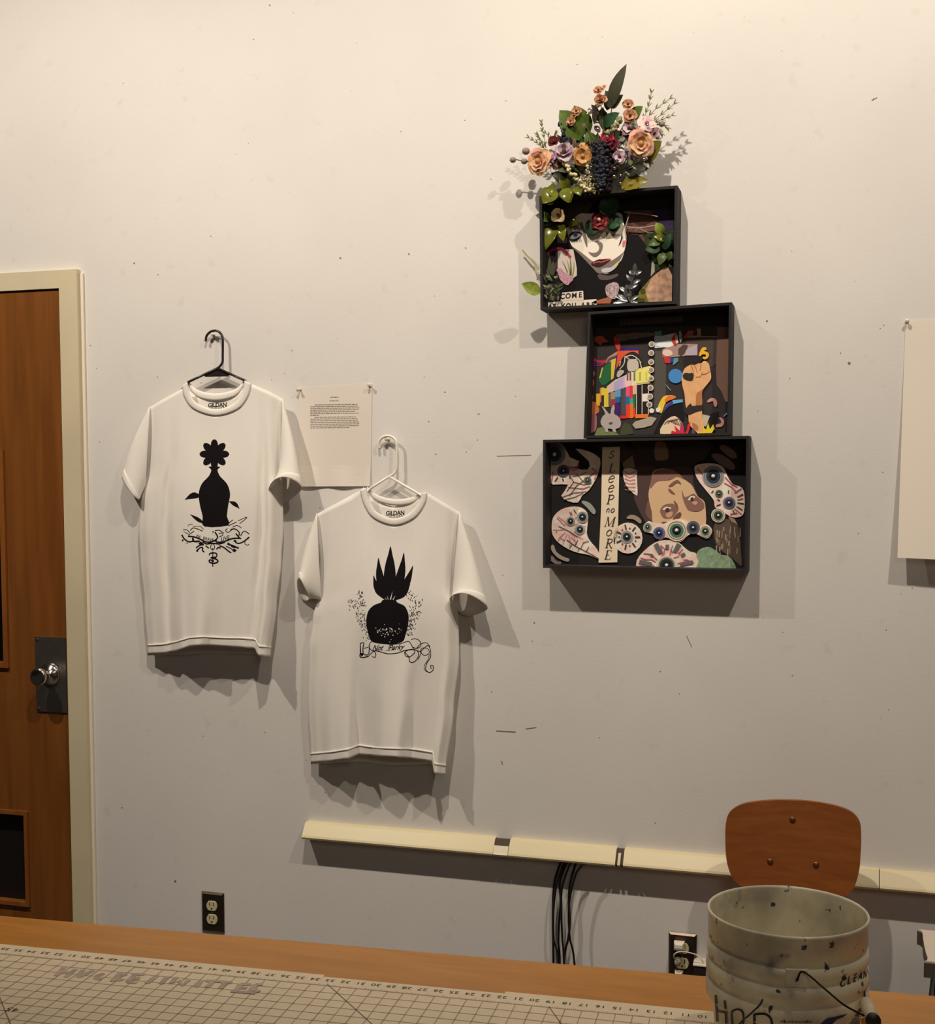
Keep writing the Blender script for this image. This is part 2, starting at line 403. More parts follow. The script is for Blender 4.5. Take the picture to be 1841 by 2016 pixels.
o['label'] = 'faded purple marker lettering across the mat'

# ------------------------------------------------------------------ pail on the table
BH = 0.205
bc = zp(1550.5, 1797, ZTAB + BH); bz = (CROT.transposed() @ (bc - CAM)).z * -1
BR = 155.0 * bz / F
bc = Vector((bc.x, bc.y, ZTAB + 0.0042))
def pail_mat():
    m = bpy.data.materials.new('stained_pail_plastic'); m.use_nodes = True; nt = m.node_tree; b = nt.nodes['Principled BSDF']; b.inputs['Roughness'].default_value = 0.4
    b.inputs['Subsurface Weight'].default_value = 0.15; b.inputs['Subsurface Radius'].default_value = (0.01, 0.008, 0.005)
    tc = nt.nodes.new('ShaderNodeTexCoord'); base = (0.76, 0.70, 0.52, 1); prev = None
    for sc, lo, hi, col in ((11, 0.44, 0.66, (0.40, 0.36, 0.28, 1)), (24, 0.64, 0.74, (0.20, 0.19, 0.18, 1)), (60, 0.65, 0.69, (0.04, 0.04, 0.07, 1))):
        n = nt.nodes.new('ShaderNodeTexNoise'); n.inputs['Scale'].default_value = sc; n.inputs['Detail'].default_value = 5
        mr = nt.nodes.new('ShaderNodeMapRange'); mr.inputs[1].default_value = lo; mr.inputs[2].default_value = hi
        mx = nt.nodes.new('ShaderNodeMixRGB'); mx.inputs[2].default_value = col
        if prev is None: mx.inputs[1].default_value = base
        else: nt.links.new(prev.outputs[0], mx.inputs[1])
        nt.links.new(tc.outputs['Object'], n.inputs['Vector']); nt.links.new(n.outputs['Fac'], mr.inputs[0]); nt.links.new(mr.outputs[0], mx.inputs[0]); prev = mx
    nt.links.new(prev.outputs[0], b.inputs['Base Color']); return m
PAIL = pail_mat()
pail = thing('plastic_pail', 'dirty white plastic pail with wire handle and marker lettering on the table', 'bucket', bc)
prof = [(0.86, 0.205), (0.93, 0.125), (0.985, 0.121), (1.005, 0.118), (1.01, 0.108), (1.005, 0.098), (0.975, 0.094), (0.975, 0.091), (1.005, 0.088), (1.012, 0.079), (1.0, 0.07), (0.97, 0.067), (0.97, 0.064),
        (0.995, 0.061), (1.0, 0.052), (0.995, 0.044), (0.965, 0.042), (0.965, 0.039), (0.99, 0.036), (0.99, 0.008), (1.0, 0.005), (1.003, 0.002), (0.995, 0.0), (0.975, 0.0), (0.968, 0.003), (0.965, 0.02), (0.90, 0.12), (0.84, 0.198), (0.0, 0.199)]
mb = MB(); mb.lathe([(0.0, 0.0)] + [(BR * r, BH - h) for r, h in prof], bc, 96); mb.build('pail_body', PAIL, pail, True)
def rim_r(h):                                     # outer radius at depth h below the rim
    tab = sorted((hh, r) for r, hh in prof[:20]); return BR * interp(tab, h)
vdir = Vector((CAM.x - bc.x, CAM.y - bc.y, 0)).normalized(); vside = Vector((-vdir.y, vdir.x, 0))
def pail_pt(px, py, h_guess=None, off=0.0008):
    """point of the pail's outside wall seen at a pixel"""
    r = ray(px, py); R = BR * 0.97
    for _ in range(12):
        d2 = Vector((r.x, r.y)); c2 = Vector((CAM.x - bc.x, CAM.y - bc.y)); a = d2.dot(d2); b = 2 * d2.dot(c2); c = c2.dot(c2) - R * R
        t = (-b - math.sqrt(max(0.0, b * b - 4 * a * c))) / (2 * a); p = CAM + r * t
        R = rim_r(max(0.0, min(0.205, bc.z + BH - p.z))) + off
    return p
cT = at(1370, 1730, 5.114); cU = at(1640, 1700, 6.378); cV = at(1200, 1540, 2.872)
INK = M('black_marker', (26, 22, 24), 0.5)
fl = Flat()
for st, wd in (([(200, 1170), (205, 1300), (215, 1440)], 22), ([(290, 1225), (300, 1340), (305, 1460)], 22), ([(205, 1330), (300, 1350)], 18),
               ([(360, 1400), (365, 1340), (420, 1315), (470, 1340), (480, 1420), (470, 1480)], 20), ([(360, 1400), (370, 1480)], 20),
               ([(675, 1215), (640, 1275), (540, 1370), (430, 1470)], 17), ([(590, 1360), (590, 1480)], 26), ([(590, 1365), (690, 1360), (750, 1400), (770, 1470)], 24)):
    fl.line(cT(*st), wd / 5.114, 4)
fl.build('lettering', lambda x, y: pail_pt(x, y), INK, pail, grid=6)
fl = Flat()
q = cU((80, 1560), (400, 1440)); dx, dy = q[1][0] - q[0][0], q[1][1] - q[0][1]; L = math.hypot(dx, dy)
for i, ch in enumerate('CLEAN'):
    t = (0.0, 0.3, 0.52, 0.73, 0.92)[i]; o_ = (q[0][0] + dx * t, q[0][1] + dy * t)
    fl.text(ch, o_, (17.5 * (1 - 0.1 * i), -7), (4, -22), bold=0.02)
fl.build('lettering', lambda x, y: pail_pt(x, y), INK, pail, grid=6)
fl = Flat(); fl.poly(cT((1250, 1470), (1320, 1405), (1420, 1385), (1530, 1360), (1480, 1395), (1420, 1420), (1370, 1470)))
o = fl.build('logo_print', lambda x, y: pail_pt(x, y), M('logo_blue', (30, 30, 78), 0.5), pail, grid=6); o['label'] = 'dark blue swoosh of the printed logo'
fl = Flat(); fl.poly(cT((1600, 1390), (1640, 1320), (1685, 1260), (1700, 1310), (1690, 1390)))
fl.poly(cT((1560, 1470), (1580, 1420), (1640, 1400), (1660, 1470)))
o = fl.build('logo_print', lambda x, y: pail_pt(x, y), M('logo_slate', (70, 62, 84), 0.5), pail, grid=6)
fl = Flat(); fl.poly(cT((1665, 1470), (1660, 1410), (1700, 1390), (1730, 1420), (1735, 1470)))
o = fl.build('logo_print', lambda x, y: pail_pt(x, y), M('logo_orange', (196, 130, 44), 0.5), pail, grid=6)
fl = Flat()
for i in range(9): fl.line([cT((850 + i * 37, 1440 + (i % 3) * 2))[0], cT((850 + i * 37 + 28, 1441 + (i % 2) * 3))[0]], 2.2)
fl.build('small_print', lambda x, y: pail_pt(x, y), M('print_brown', (92, 74, 60), 0.6), pail, grid=6)
# ear, wire and grip of the handle
ear = pail_pt(*cT((1015, 890))[0], off=0.0)
er = Vector((ear.x - bc.x, ear.y - bc.y, 0)).normalized()
esd = Vector((-er.y, er.x, 0))
mb = MB(); c = bc + er * (BR * 0.968) + Vector((0, 0, BH - 0.054))
mb.hexa([c + esd * a * 0.0135 + Vector((0, 0, b * 0.0125)) for a, b in ((-1, -1), (1, -1), (1, 1), (-1, 1))] + [c + er * (BR * 0.036) + esd * a * 0.0135 + Vector((0, 0, b * 0.0115)) for a, b in ((-1, -1), (1, -1), (1, 1), (-1, 1))])
mb.build('handle_ear', PAIL, pail)
hp = bc + er * (BR + 0.004) + Vector((0, 0, BH - 0.0545))
gA = cT((1600, 1350))[0]; gB = cU((500, 1925))[0]
def nearp(px, py, t):                              # a point on a view ray at distance t
    return CAM + ray(px, py) * t
dist = (hp - CAM).length
pts = [hp - er * 0.008, hp + er * 0.002, nearp(*cT((1080, 935))[0], dist - 0.004), nearp(*cT((1300, 1110))[0], dist - 0.008), nearp(*cT((1500, 1275))[0], dist - 0.006), nearp(*cT((1740, 1400))[0], dist + 0.015)]
pts = [Vector(p) for p in cat([tuple(p) for p in pts], 5, False)]
w_end = pts[-1]
hp2 = bc - er * (BR + 0.004) + Vector((0, 0, BH - 0.0545))
gc = nearp(*cU((400, 1760))[0], dist + 0.05)
mb = MB(); mb.tube(pts, 0.0013, 8); mb.build('wire_handle', M('dark_wire', (44, 34, 30), 0.35, 0.8), pail, True)
mb = MB(); g0 = nearp(*cU((500, 1960))[0], dist + 0.004); g1 = nearp(*cU((410, 1750))[0], dist + 0.05)
mb.tube([g0, g0.lerp(g1, 0.5), g1], 0.0085, 14); mb.build('grip', M('white_grip', (206, 192, 166), 0.4), pail, True)
mb = MB(); ax = (g0 - g1).normalized(); mb.lathe([(0.0086, -0.002), (0.0095, 0.001), (0.0095, 0.006), (0.004, 0.0075), (0.0, 0.0075)], g0, 14, ax); mb.build('grip_end', M('black_plastic', (28, 24, 24), 0.45), pail, True)
ang = lambda p: math.atan2(p.y - bc.y, p.x - bc.x)
a0, a1 = ang(g1), ang(hp2); a1 += 2 * math.pi if a1 < a0 else 0
pts2 = [g1 - ax * 0.002]
for i in range(1, 9):
    t = i / 8; aa = a0 + (a1 - a0) * t; rr_ = BR * (0.99 + 0.03 * t)
    pts2.append(Vector((bc.x + rr_ * math.cos(aa), bc.y + rr_ * math.sin(aa), g1.z + (hp2.z - g1.z) * t ** 6)))
mb = MB(); mb.tube(pts2, 0.0013, 8); mb.build('wire_handle', M('dark_wire'), pail, True)

# ------------------------------------------------------------------ chair with the bent plywood back
ch = thing('plywood_chair', 'chair with a brown bent plywood backrest standing behind the pail', 'chair', (wp(1560, 1700, 0.15).x, -0.35, 0))
PLY = wood_mat('walnut_plywood', (132, 72, 28), (150, 86, 36), 0.5, 6.0, (2, 2, 12))
xc = wp(1560, 1670, 0.12).x; hw = 0.17
def back_pt(px, py):
    p = wp(px, py, 0.13); u = (p.x - xc) / hw
    d = 0.115 + 0.028 * u * u + 0.10 * max(0.0, (0.9 - p.z)) * 0.5
    return wp(px, py, d)
outl = cV((655, 330), (660, 220), (690, 160), (770, 120), (900, 104), (1000, 102), (1120, 108), (1260, 130), (1360, 165), (1412, 220), (1424, 300), (1420, 420), (1410, 510), (1380, 600), (1320, 650), (1180, 668), (1000, 668), (850, 650), (745, 590), (690, 530), (662, 440))
fl = Flat(); fl.poly(outl, 4); fl.build('backrest', back_pt, PLY, ch, grid=12, thick=0.012, smooth=False)
for p in cV((1035, 210), (908, 447), (1168, 465)):
    q = back_pt(*p); mb = MB(); mb.lathe([(0.0075, -0.001), (0.007, 0.002), (0.004, 0.0035), (0, 0.004)], q, 14, Vector((0, -1, 0.1))); mb.build('bolt', M('bronze_bolt', (120, 84, 56), 0.35, 0.7), ch, True)
zs = 0.46
sA = zp(1728, 1945, zs); sx1 = sA.x; syb = min(-0.16, max(-0.5, sA.y))
seat = [(xc - 0.19, -0.60), (sx1, -0.60), (sx1 + 0.005, -0.30), (sx1 - 0.01, syb), (xc - 0.17, syb)]
mb = MB(); so = cat(seat, 5); n = len(so)
mb.add([(x, y, zs - 0.014) for x, y in so] + [(x, y, zs) for x, y in so], [tuple(range(n)), tuple(range(2 * n - 1, n - 1, -1))] + [(i, (i + 1) % n, n + (i + 1) % n, n + i) for i in range(n)])
mb.build('seat', PLY, ch)
for s in (-1, 1):
    xx = xc + s * 0.15; mb = MB()
    mb.tube([(xx - s * 0.06, -0.10, 0.84), (xx - s * 0.05, -0.105, 0.72), (xx - s * 0.02, -0.15, 0.52), (xx, -0.18, 0.44)], 0.011, 10); mb.build('back_post', BLK, ch, True)
    for yy, fy in ((-0.2, -0.14), (-0.54, -0.58)):
        mb = MB(); mb.tube([(xx, yy, 0.446), (xx + s * 0.02, (yy + fy) / 2, 0.25), (xx + s * 0.04, fy, 0.0)], 0.0115, 10); mb.build('leg', BLK, ch, True)
mb = MB(); mb.tube([(sx1 - 0.03, -0.15, zs - 0.006), (sx1 + 0.035, -0.26, zs - 0.008), (sx1 + 0.04, -0.4, zs - 0.03)], 0.014, 10); mb.build('seat_frame', BLK, ch, True)

# ------------------------------------------------------------------ stool at the right edge
zs = 0.665
q0, q1 = zp(1816, 1830, zs), zp(1831, 1893, zs)
st = thing('stool', 'pale grey topped stool with black legs at the right edge', 'stool', (q0.x + 0.15, (q0.y + q1.y) / 2, 0))
mb = MB(); y0, y1 = q0.y, q1.y; x0 = min(q0.x, q1.x)
so = cat([(q0.x + 0.015, y0), (q0.x, y0 - 0.02), (q1.x - 0.003, y1 + 0.02), (q1.x + 0.015, y1), (q1.x + 0.3, y1), (q1.x + 0.32, y1 + 0.02), (q1.x + 0.32, y0 - 0.02), (q1.x + 0.3, y0)], 4); n = len(so)
mb.add([(x, y, zs - 0.004) for x, y in so] + [(x, y, zs) for x, y in so], [tuple(range(n)), tuple(range(2 * n - 1, n - 1, -1))] + [(i, (i + 1) % n, n + (i + 1) % n, n + i) for i in range(n)])
mb.build('seat', M('pale_grey_vinyl', (206, 192, 176), 0.5), st)
mb = MB(); mb.add([(x, y, zs - 0.035) for x, y in so] + [(x, y, zs - 0.0042) for x, y in so], [tuple(range(n)), tuple(range(2 * n - 1, n - 1, -1))] + [(i, (i + 1) % n, n + (i + 1) % n, n + i) for i in range(n)])
mb.build('seat_base', M('dark_grey_plastic', (86, 76, 68), 0.5), st)
for dx in (0.03, 0.29):
    for yy in (y0 - 0.03, y1 + 0.03):
        mb = MB(); s = -1 if dx < 0.1 else 1; mb.tube([(q1.x + dx, yy, zs - 0.036), (q1.x + dx + s * 0.05, yy, 0)], 0.013, 10); mb.build('leg', BLK, st, True)

# ------------------------------------------------------------------ surface raceway, cables, outlets
RCM = M('cream_raceway', (222, 208, 168), 0.35, var=0.05, scale=4)
za, zb = wp(606, 1617).z, wp(1835, 1716).z; ZR = (za + zb) / 2
xr = lambda px: wp(px, 1617 + (px - 606) * 0.0805).x
race = thing('surface_raceway', 'long cream wiring raceway running along the wall below the shirts', 'raceway', (xr(606), 0, ZR - 0.07))
PROF = [(0.0, 0.0), (0.014, 0.0), (0.019, -0.002), (0.040, -0.031), (0.043, -0.036), (0.041, -0.041), (0.0, -0.041)]
def cover(name, pxa, pxb, prof, mat, dx=0.0):
    xa, xb = xr(pxa) + dx, xr(pxb) - dx; n = len(prof)
    v = [(xa, -d, ZR + h) for d, h in prof] + [(xb, -d, ZR + h) for d, h in prof]
    return put(name, v, [tuple(range(n)), tuple(range(2 * n - 1, n - 1, -1))] + [(i, n + i, n + (i + 1) % n, (i + 1) % n) for i in range(n)], mat, race)
xend = 2060
for a, b in ((606, 979), (1008, 1217), (1232, 1731), (1732, xend)): cover('cover', a, b, PROF, RCM, 0.0004)
inner = [(d * 0.86, h * 0.9 - 0.004) for d, h in PROF]
cover('base_channel', 610, xend - 4, inner, M('raceway_inside', (70, 58, 44), 0.7))
low = [(0.030, -0.016), (0.032, -0.015), (0.041, -0.031), (0.0442, -0.036), (0.041, -0.0415), (0.030, -0.0415)]
cover('clip', 979.5, 1007.5, [(d, h) for d, h in low], M('raceway_white', (238, 228, 200), 0.35))
mid = [(0.025, -0.010), (0.026, -0.009), (0.041, -0.031), (0.0442, -0.036), (0.041, -0.0415), (0.025, -0.0415)]
cover('clip', 1221.5, 1226.5, mid, RCM)
CB = at(1070, 1570, 6.111); CABM = M('black_cable', (16, 14, 14), 0.4)
for i, (pts, lb) in enumerate((([(230, 760), (150, 950), (120, 1150), (113, 1500), (120, 1960)], 'leftmost black cable hanging straight below the raceway'),
        ([(260, 760), (170, 1000), (125, 1300), (122, 1700), (182, 1960)], 'black cable crossing left to right, second from left'),
        ([(300, 760), (200, 1000), (207, 1250), (188, 1500), (180, 1750), (195, 1960)], 'black cable bowing left in the middle of the bundle'),
        ([(330, 760), (232, 1050), (213, 1300), (228, 1700), (245, 1960)], 'straight black cable in the middle of the bundle'),
        ([(400, 760), (330, 1000), (306, 1200), (318, 1500), (298, 1700), (250, 1960)], 'black cable swinging back left, second from right'),
        ([(490, 760), (400, 900), (330, 1150), (303, 1400), (320, 1700), (372, 1985)], 'rightmost black cable curving out from the raceway'))):
    q = CB(*pts); d = [0.008 + 0.0068 * ((0, 3, 1, 4, 2, 5)[i])] * len(q)
    P = [wp(x, y, dd) for (x, y), dd in zip(q, d)]; P[0] = Vector((P[0].x, P[0].y, ZR - 0.040)); P.append(Vector((P[-1].x + (P[-1].x - P[-2].x), P[-1].y, 0.2))); P.append(Vector((P[-1].x, P[-1].y - 0.01, 0.006)))
    mb = MB(); mb.tube([Vector(p) for p in cat([tuple(p) for p in P], 6, False)], 0.0028 if i % 2 else 0.0031, 8)
    tag(mb.build('cable', CABM, None, True), lb, 'cable', 'black cables below the raceway')
def rbox(x0, x1, z0, z1, y, t, bev=0.004):
    """plate with a bevelled rim, back on the plane y"""
    b = bev; v = []
    for i, (o, yy) in enumerate(((0, y), (0, y - t * 0.4), (b, y - t))):
        v += [(x0 + o, yy, z0 + o), (x1 - o, yy, z0 + o), (x1 - o, yy, z1 - o), (x0 + o, yy, z1 - o)]
    f = [(3, 2, 1, 0), (8, 9, 10, 11)]
    for k in (0, 4):
        for i in range(4): f.append((k + i, k + (i + 1) % 4, k + 4 + (i + 1) % 4, k + 4 + i))
    return v, f
SSP = M('outlet_steel', (92, 80, 70), 0.3, 0.85, var=0.1, scale=60)
RECM = M('outlet_ivory', (214, 202, 160), 0.4)
SLT = M('slot_dark', (18, 14, 10), 0.6)
def outlet(name, label, x0, x1, zt, brown):
    o = thing(name, label, 'outlet', ((x0 + x1) / 2, 0, zt - 0.114))
    v, f = rbox(x0, x1, zt - 0.116, zt, 0.0, 0.007, 0.005); obj('cover_plate', v, f, SSP, o)
    xm = (x0 + x1) / 2; zc = zt - 0.057
    for s in (1, -1):
        c = Vector((xm, -0.007, zc + s * 0.0195)); pts = []
        for i in range(28):
            t = 2 * math.pi * i / 28; pts.append((0.0172 * math.cos(t), max(-0.0142, min(0.0142, 0.0172 * math.sin(t)))))
        n = 28; mb = MB(); mb.add([c + Vector((x, 0.001, z)) for x, z in pts] + [c + Vector((x * 0.95, -0.003, z * 0.95)) for x, z in pts], [tuple(range(n)), tuple(range(2 * n - 1, n - 1, -1))] + [(i, (i + 1) % n, n + (i + 1) % n, n + i) for i in range(n)])
        r = mb.build('receptacle', RECM, o)
        for dx, w, h in ((-0.0064, 0.0022, 0.008), (0.0064, 0.0022, 0.0095)):
            mb = MB(); mb.box((c.x + dx - w / 2, c.y - 0.0034, c.z + 0.0005), (c.x + dx + w / 2, c.y - 0.003, c.z + 0.0005 + h)); mb.build('slot', SLT, r)
        mb = MB(); mb.lathe([(0.0026, 0), (0.0026, 0.0004), (0, 0.0004)], c + Vector((0, -0.003, -0.0075)), 10, Vector((0, -1, 0))); mb.build('ground_hole', SLT, r)
    mb = MB(); mb.lathe([(0.0035, 0), (0.003, 0.0012), (0, 0.0014)], (xm, -0.007, zc), 12, Vector((0, -1, 0))); mb.build('screw', STEEL, o)
    return o
pl, pr = wp(398.5, 1795), wp(440, 1795)
outlet('wall_outlet', 'brown steel wall outlet with two empty ivory sockets near the door', pl.x, pl.x + 0.070, wp(418, 1756).z, True)
ql, qr = wp(1317, 1870), wp(1369, 1870)
outlet('wall_outlet', 'steel wall outlet with plugs in it left of the pail', ql.x, ql.x + 0.070, wp(1342, 1836).z, False)
cO = at(1300, 1820, 15.342); WPL = M('white_plug_plastic', (236, 226, 210), 0.3)
def plug(label, tl, br, d0, d1):
    (xa, ya), (xb, yb) = cO(tl, br); a = wp(xa, ya, d0); b = wp(xb, yb, d0)
    o = tag(thing('power_plug', label, 'plug', ((a.x + b.x) / 2, -d0, b.z)), label, 'plug')
    v, f = rbox(a.x, b.x, b.z, a.z, -d0, d1 - d0, 0.004); obj('plug_body', v, f, WPL, o)
    mb = MB(); mb.box((a.x + 0.004, -d1 - 0.0012, b.z + 0.004), (b.x - 0.004, -d1, b.z + 0.009)); mb.build('grip_ridge', M('plug_grey', (170, 160, 148), 0.4), o)
    return o
plug('upper white plug pushed into the steel outlet', (430, 470), (740, 740), 0.0102, 0.034)
plug('lower white plug at the table edge', (450, 1370), (690, 1600), 0.0102, 0.03)
mb = MB(); c = wp(*cO((545, 1060))[0], 0.012); mb.lathe([(0.0085, 0), (0.0085, 0.012), (0.006, 0.02), (0.003, 0.024), (0, 0.024)], c, 16, Vector((0, -1, -0.25)))
o = thing('cord_plug', 'round grey plug with a white cord in the steel outlet', 'plug', (c.x, c.y, c.z)); mb.build('plug_body', M('clear_grey_plastic', (150, 140, 128), 0.25), o, True)
P = [wp(x, y, d) for (x, y), d in zip(cO((520, 1090), (420, 1000), (430, 900), (560, 830), (700, 825), (900, 860), (1080, 915), (1180, 980), (1260, 1080), (1320, 1200)), (0.034, 0.05, 0.055, 0.055, 0.05, 0.045, 0.04, 0.04, 0.04, 0.035))]
mb = MB(); mb.tube([Vector(p) for p in cat([tuple(p) for p in P], 4, False)], 0.0016, 8); mb.build('cord', WPL, o, True)
(xa, ya), (xb, yb) = cO((985, 1180), (1420, 1500)); a = wp(xa, ya, 0.04); b = wp(xb, yb, 0.04)
o = thing('charger', 'dark power adapter with a white top beside the outlet', 'charger', ((a.x + b.x) / 2, 0, b.z))
v, f = rbox(a.x, b.x, b.z - 0.05, a.z - 0.004, 0.0, 0.045, 0.004); obj('adapter_body', v, f, M('adapter_dark', (44, 36, 32), 0.45), o)
v, f = rbox(a.x, b.x, a.z - 0.004, a.z + 0.001, 0.0, 0.047, 0.001); obj('adapter_top', v, f, WPL, o)

# ------------------------------------------------------------------ three black shadow boxes with collages
CLOTH = M('black_book_cloth', (34, 30, 31), 0.8, var=0.25, scale=160, bump=0.3, bscale=500)
CLIN = M('black_box_lining', (24, 20, 21), 0.85)
BD = 0.072
def shadow_box(label, corners, back_d=0.010, th=0.0065):
    P = [wp(x, y, BD) for x, y in corners]                     # TL TR BR BL, front outer corners
    c = sum(P, Vector()) / 4
    o = thing('shadow_box', label, 'artwork', (c.x, 0, P[3].z))
    Q = []
    for i in range(4):
        a, b, d = P[i - 1], P[i], P[(i + 1) % 4]; u = (a - b).normalized(); v = (d - b).normalized(); Q.append(b + (u + v) * th)
    fl = lambda p, d: Vector((p.x, -d, p.z))
    for nm, i, j in (('top_panel', 0, 1), ('side_panel', 1, 2), ('bottom_panel', 2, 3), ('side_panel', 3, 0)):
        mb = MB(); mb.hexa([fl(P[i], 0.003), fl(P[j], 0.003), fl(Q[j], 0.003), fl(Q[i], 0.003), P[i], P[j], Q[j], Q[i]]); mb.build(nm, CLOTH, o)
    mb = MB(); mb.hexa([fl(q, 0.004) for q in Q] + [fl(q, back_d) for q in Q]); mb.build('back_panel', CLIN, o)
    return o
def K(name, rgb=(200, 200, 200), k=1.35, **kw): return M(name, rgb, kw.pop('rough', 0.7), k=k, spec=kw.pop('spec', 0.2), **kw)
CB2 = at(1010, 350, 5.114); CP = at(1020, 480, 11.506); CQ = at(1190, 380, 8.768)
def piece(name, pts, d, mat, parent, sm=0, thick=0.0006, label=None):
    o = Flat().poly(pts, sm).build(name, wall_at(d), mat, parent, thick=thick)
    if label: o['label'] = label
    return o
def bits(name, polys, d, mat, parent, sm=0, thick=0.0, label=None):
    f = Flat()
    for p in polys: f.poly(p, sm)
    o = f.build(name, wall_at(d), mat, parent, thick=thick)
    if label: o['label'] = label
    return o
def leaf_geo(base, tip, width, bend=0.0, cup=0.15, face=None, n=7, curl=0.0):
    """leaf blade between two world points; width in metres"""
    base, tip = Vector(base), Vector(tip); ax = tip - base; L = ax.length; ax.normalize()
    face = Vector(face) if face else Vector((0, -1, 0.25)); side = ax.cross(face).normalized(); nrm = side.cross(ax).normalized()
    v = []; f = []
    for i in range(n + 1):
        t = i / n; wd = width * (math.sin(math.pi * min(1.0, t * 0.97 + 0.03) ** 0.8) ** 0.8) * 0.5
        c = base + ax * L * t + nrm * (bend * L * math.sin(math.pi * t) - curl * L * t * t)
        v += [c - side * wd + nrm * wd * cup * 2, c, c + side * wd + nrm * wd * cup * 2]
    for i in range(n):
        a = 3 * i; f += [(a, a + 1, a + 4, a + 3), (a + 1, a + 2, a + 5, a + 4)]
    return v, f
def leafp(parent, pb, pt, wpx, d0, d1, mat, name='leaf', **kw):
    v, f = leaf_geo(wp(*pb, d0), wp(*pt, d1), wpx / 770.0, **kw)
    return put(name, v, f, mat, parent, True)
def bloom(parent, c, rpx, d, cols, n=6, layers=2, tilt=(0, -1, 0.2), mid=None, cup=0.5, seed=1, name='flower'):
    """flower: a centre (the part) with petals as sub-parts"""
    rnd = random.Random(seed); C = wp(*c, d); R = rpx / 770.0; ax = Vector(tilt).normalized(); a = ax.orthogonal().normalized(); b = ax.cross(a)
    mb = MB(); mb.ball(C + ax * R * 0.2, R * 0.22, 10, 6); o = mb.build(name, mid, parent, True)
    for l in range(layers):
        for i in range(n):
            t = 2 * math.pi * (i + 0.5 * l + rnd.uniform(-.15, .15)) / n; dr = a * math.cos(t) + b * math.sin(t); sd = ax.cross(dr)
            rl = R * (1 - 0.28 * l) * rnd.uniform(0.88, 1.1); lift = cup * (0.35 + 0.5 * l); v = []; f = []; ns, nt_ = 5, 5
            for p in range(ns):
                s = p / (ns - 1)
                for q in range(nt_):
                    k = (q / (nt_ - 1)) * 2 - 1
                    wdt = rl * 0.62 * math.sin(math.pi * (0.12 + 0.72 * s)) ** 0.9
                    h = lift * rl * s ** 1.3 - (0.25 * rl * max(0, s - 0.7) / 0.3 * (1 - l * 0.5)) + 0.10 * rl * k * k * s + 0.03 * rl * math.sin(5 * k + i) * s
                    v.append(C + dr * rl * (0.08 + s * (0.95 - 0.14 * k * k)) + sd * wdt * k + ax * (h + 0.02 * rl * l))
            for p in range(ns - 1):
                for q in range(nt_ - 1): f.append((p * nt_ + q, p * nt_ + q + 1, (p + 1) * nt_ + q + 1, (p + 1) * nt_ + q))
            put('petal', v, f, cols[(i + l) % len(cols)], o, True)
    return o
GRN = K('leaf_green', (74, 92, 44), 1.3, rough=0.35, var=0.3, scale=60)
GRN2 = K('leaf_glossy_olive', (122, 128, 44), 0.72, rough=0.2, var=0.35, scale=50)
GRN3 = K('leaf_dark_green', (34, 62, 38), 1.4, rough=0.45, var=0.3, scale=60)
GRN4 = K('leaf_grey_green', (92, 94, 72), 1.0, rough=0.6, var=0.2, scale=50)
GRNY = K('leaf_light_green', (140, 156, 66), 0.95, rough=0.3, var=0.3, scale=80)
SILV = M('silver_leaf', (214, 216, 216), 0.2, 0.9)

# ---- top box: black and white portrait among leaves
b1 = shadow_box('top black shadow box with painted face, leaves and COME AS YOU ARE lettering', [(1062, 386), (1334, 365), (1331, 598), (1064, 610)])
D0 = 0.0108
piece('backdrop', CB2((330, 200), (870, 200), (800, 700), (330, 860)), D0, K('art_dark_taupe', (62, 54, 50)), b1)
piece('backdrop', CB2((1140, 330), (1460, 330), (1480, 560), (1300, 720), (1140, 600)), D0, K('art_bark_brown', (98, 68, 58), var=0.5, scale=120, stretch=(1, 1, 5)), b1)
piece('backdrop', CB2((1400, 325), (1620, 305), (1610, 560), (1480, 560)), D0 + 0.0002, K('art_night_violet', (54, 44, 74), var=0.4, scale=90), b1)
piece('foliage_picture', CB2((1310, 560), (1620, 520), (1600, 900), (1440, 940), (1340, 760)), D0 + 0.0004, K('art_foliage', (46, 56, 32), var=0.7, scale=110), b1)
hair = piece('hair', CB2((760, 360), (800, 270), (900, 215), (1040, 290), (1110, 400), (1150, 560), (1260, 580), (1340, 680), (1400, 800), (1400, 950), (1330, 1120), (1250, 1220), (900, 1290), (500, 1290), (480, 1100), (600, 900), (460, 780), (440, 660), (560, 650), (700, 500)), D0 + 0.0006, K('art_black', (22, 18, 20), 0.6), b1, 4, label='black painted hair')
GRY = K('art_mid_grey', (112, 102, 98))
face = piece('face', CB2((600, 420), (680, 360), (770, 360), (1060, 350), (1110, 430), (1140, 620), (1130, 700), (1090, 830), (1010, 900), (960, 960), (870, 960), (800, 900), (690, 780), (590, 680), (550, 560), (560, 480)), D0 + 0.0012, K('art_face_white', (226, 214, 202), 1.3), b1, 4, label='pale painted face')
FD = D0 + 0.0022
bits('face_shadow', [cat(CB2((590, 690), (690, 790), (800, 905), (870, 965), (1000, 930), (1060, 860), (1130, 720), (1100, 760), (1000, 830), (930, 850), (820, 850), (700, 760)), 3)], FD, GRY, face)
bits('face_shadow', [cat(CB2((690, 440), (720, 520), (745, 620), (748, 695), (735, 680), (705, 590), (675, 500)), 3), cat(CB2((835, 635), (890, 650), (905, 690), (880, 760), (830, 795), (790, 780), (760, 745), (800, 755), (850, 745), (870, 700), (850, 660)), 3)], FD, GRY, face)
bits('face_shadow', [cat(CB2((900, 540), (1000, 560), (1080, 570), (1050, 590), (960, 610), (890, 590)), 3)], FD, K('art_light_grey', (150, 138, 128)), face)
bits('face_shadow', [cat(CB2((560, 480), (640, 440), (700, 480), (680, 520), (600, 520)), 3)], FD, K('art_light_grey', (150, 138, 128)), face)
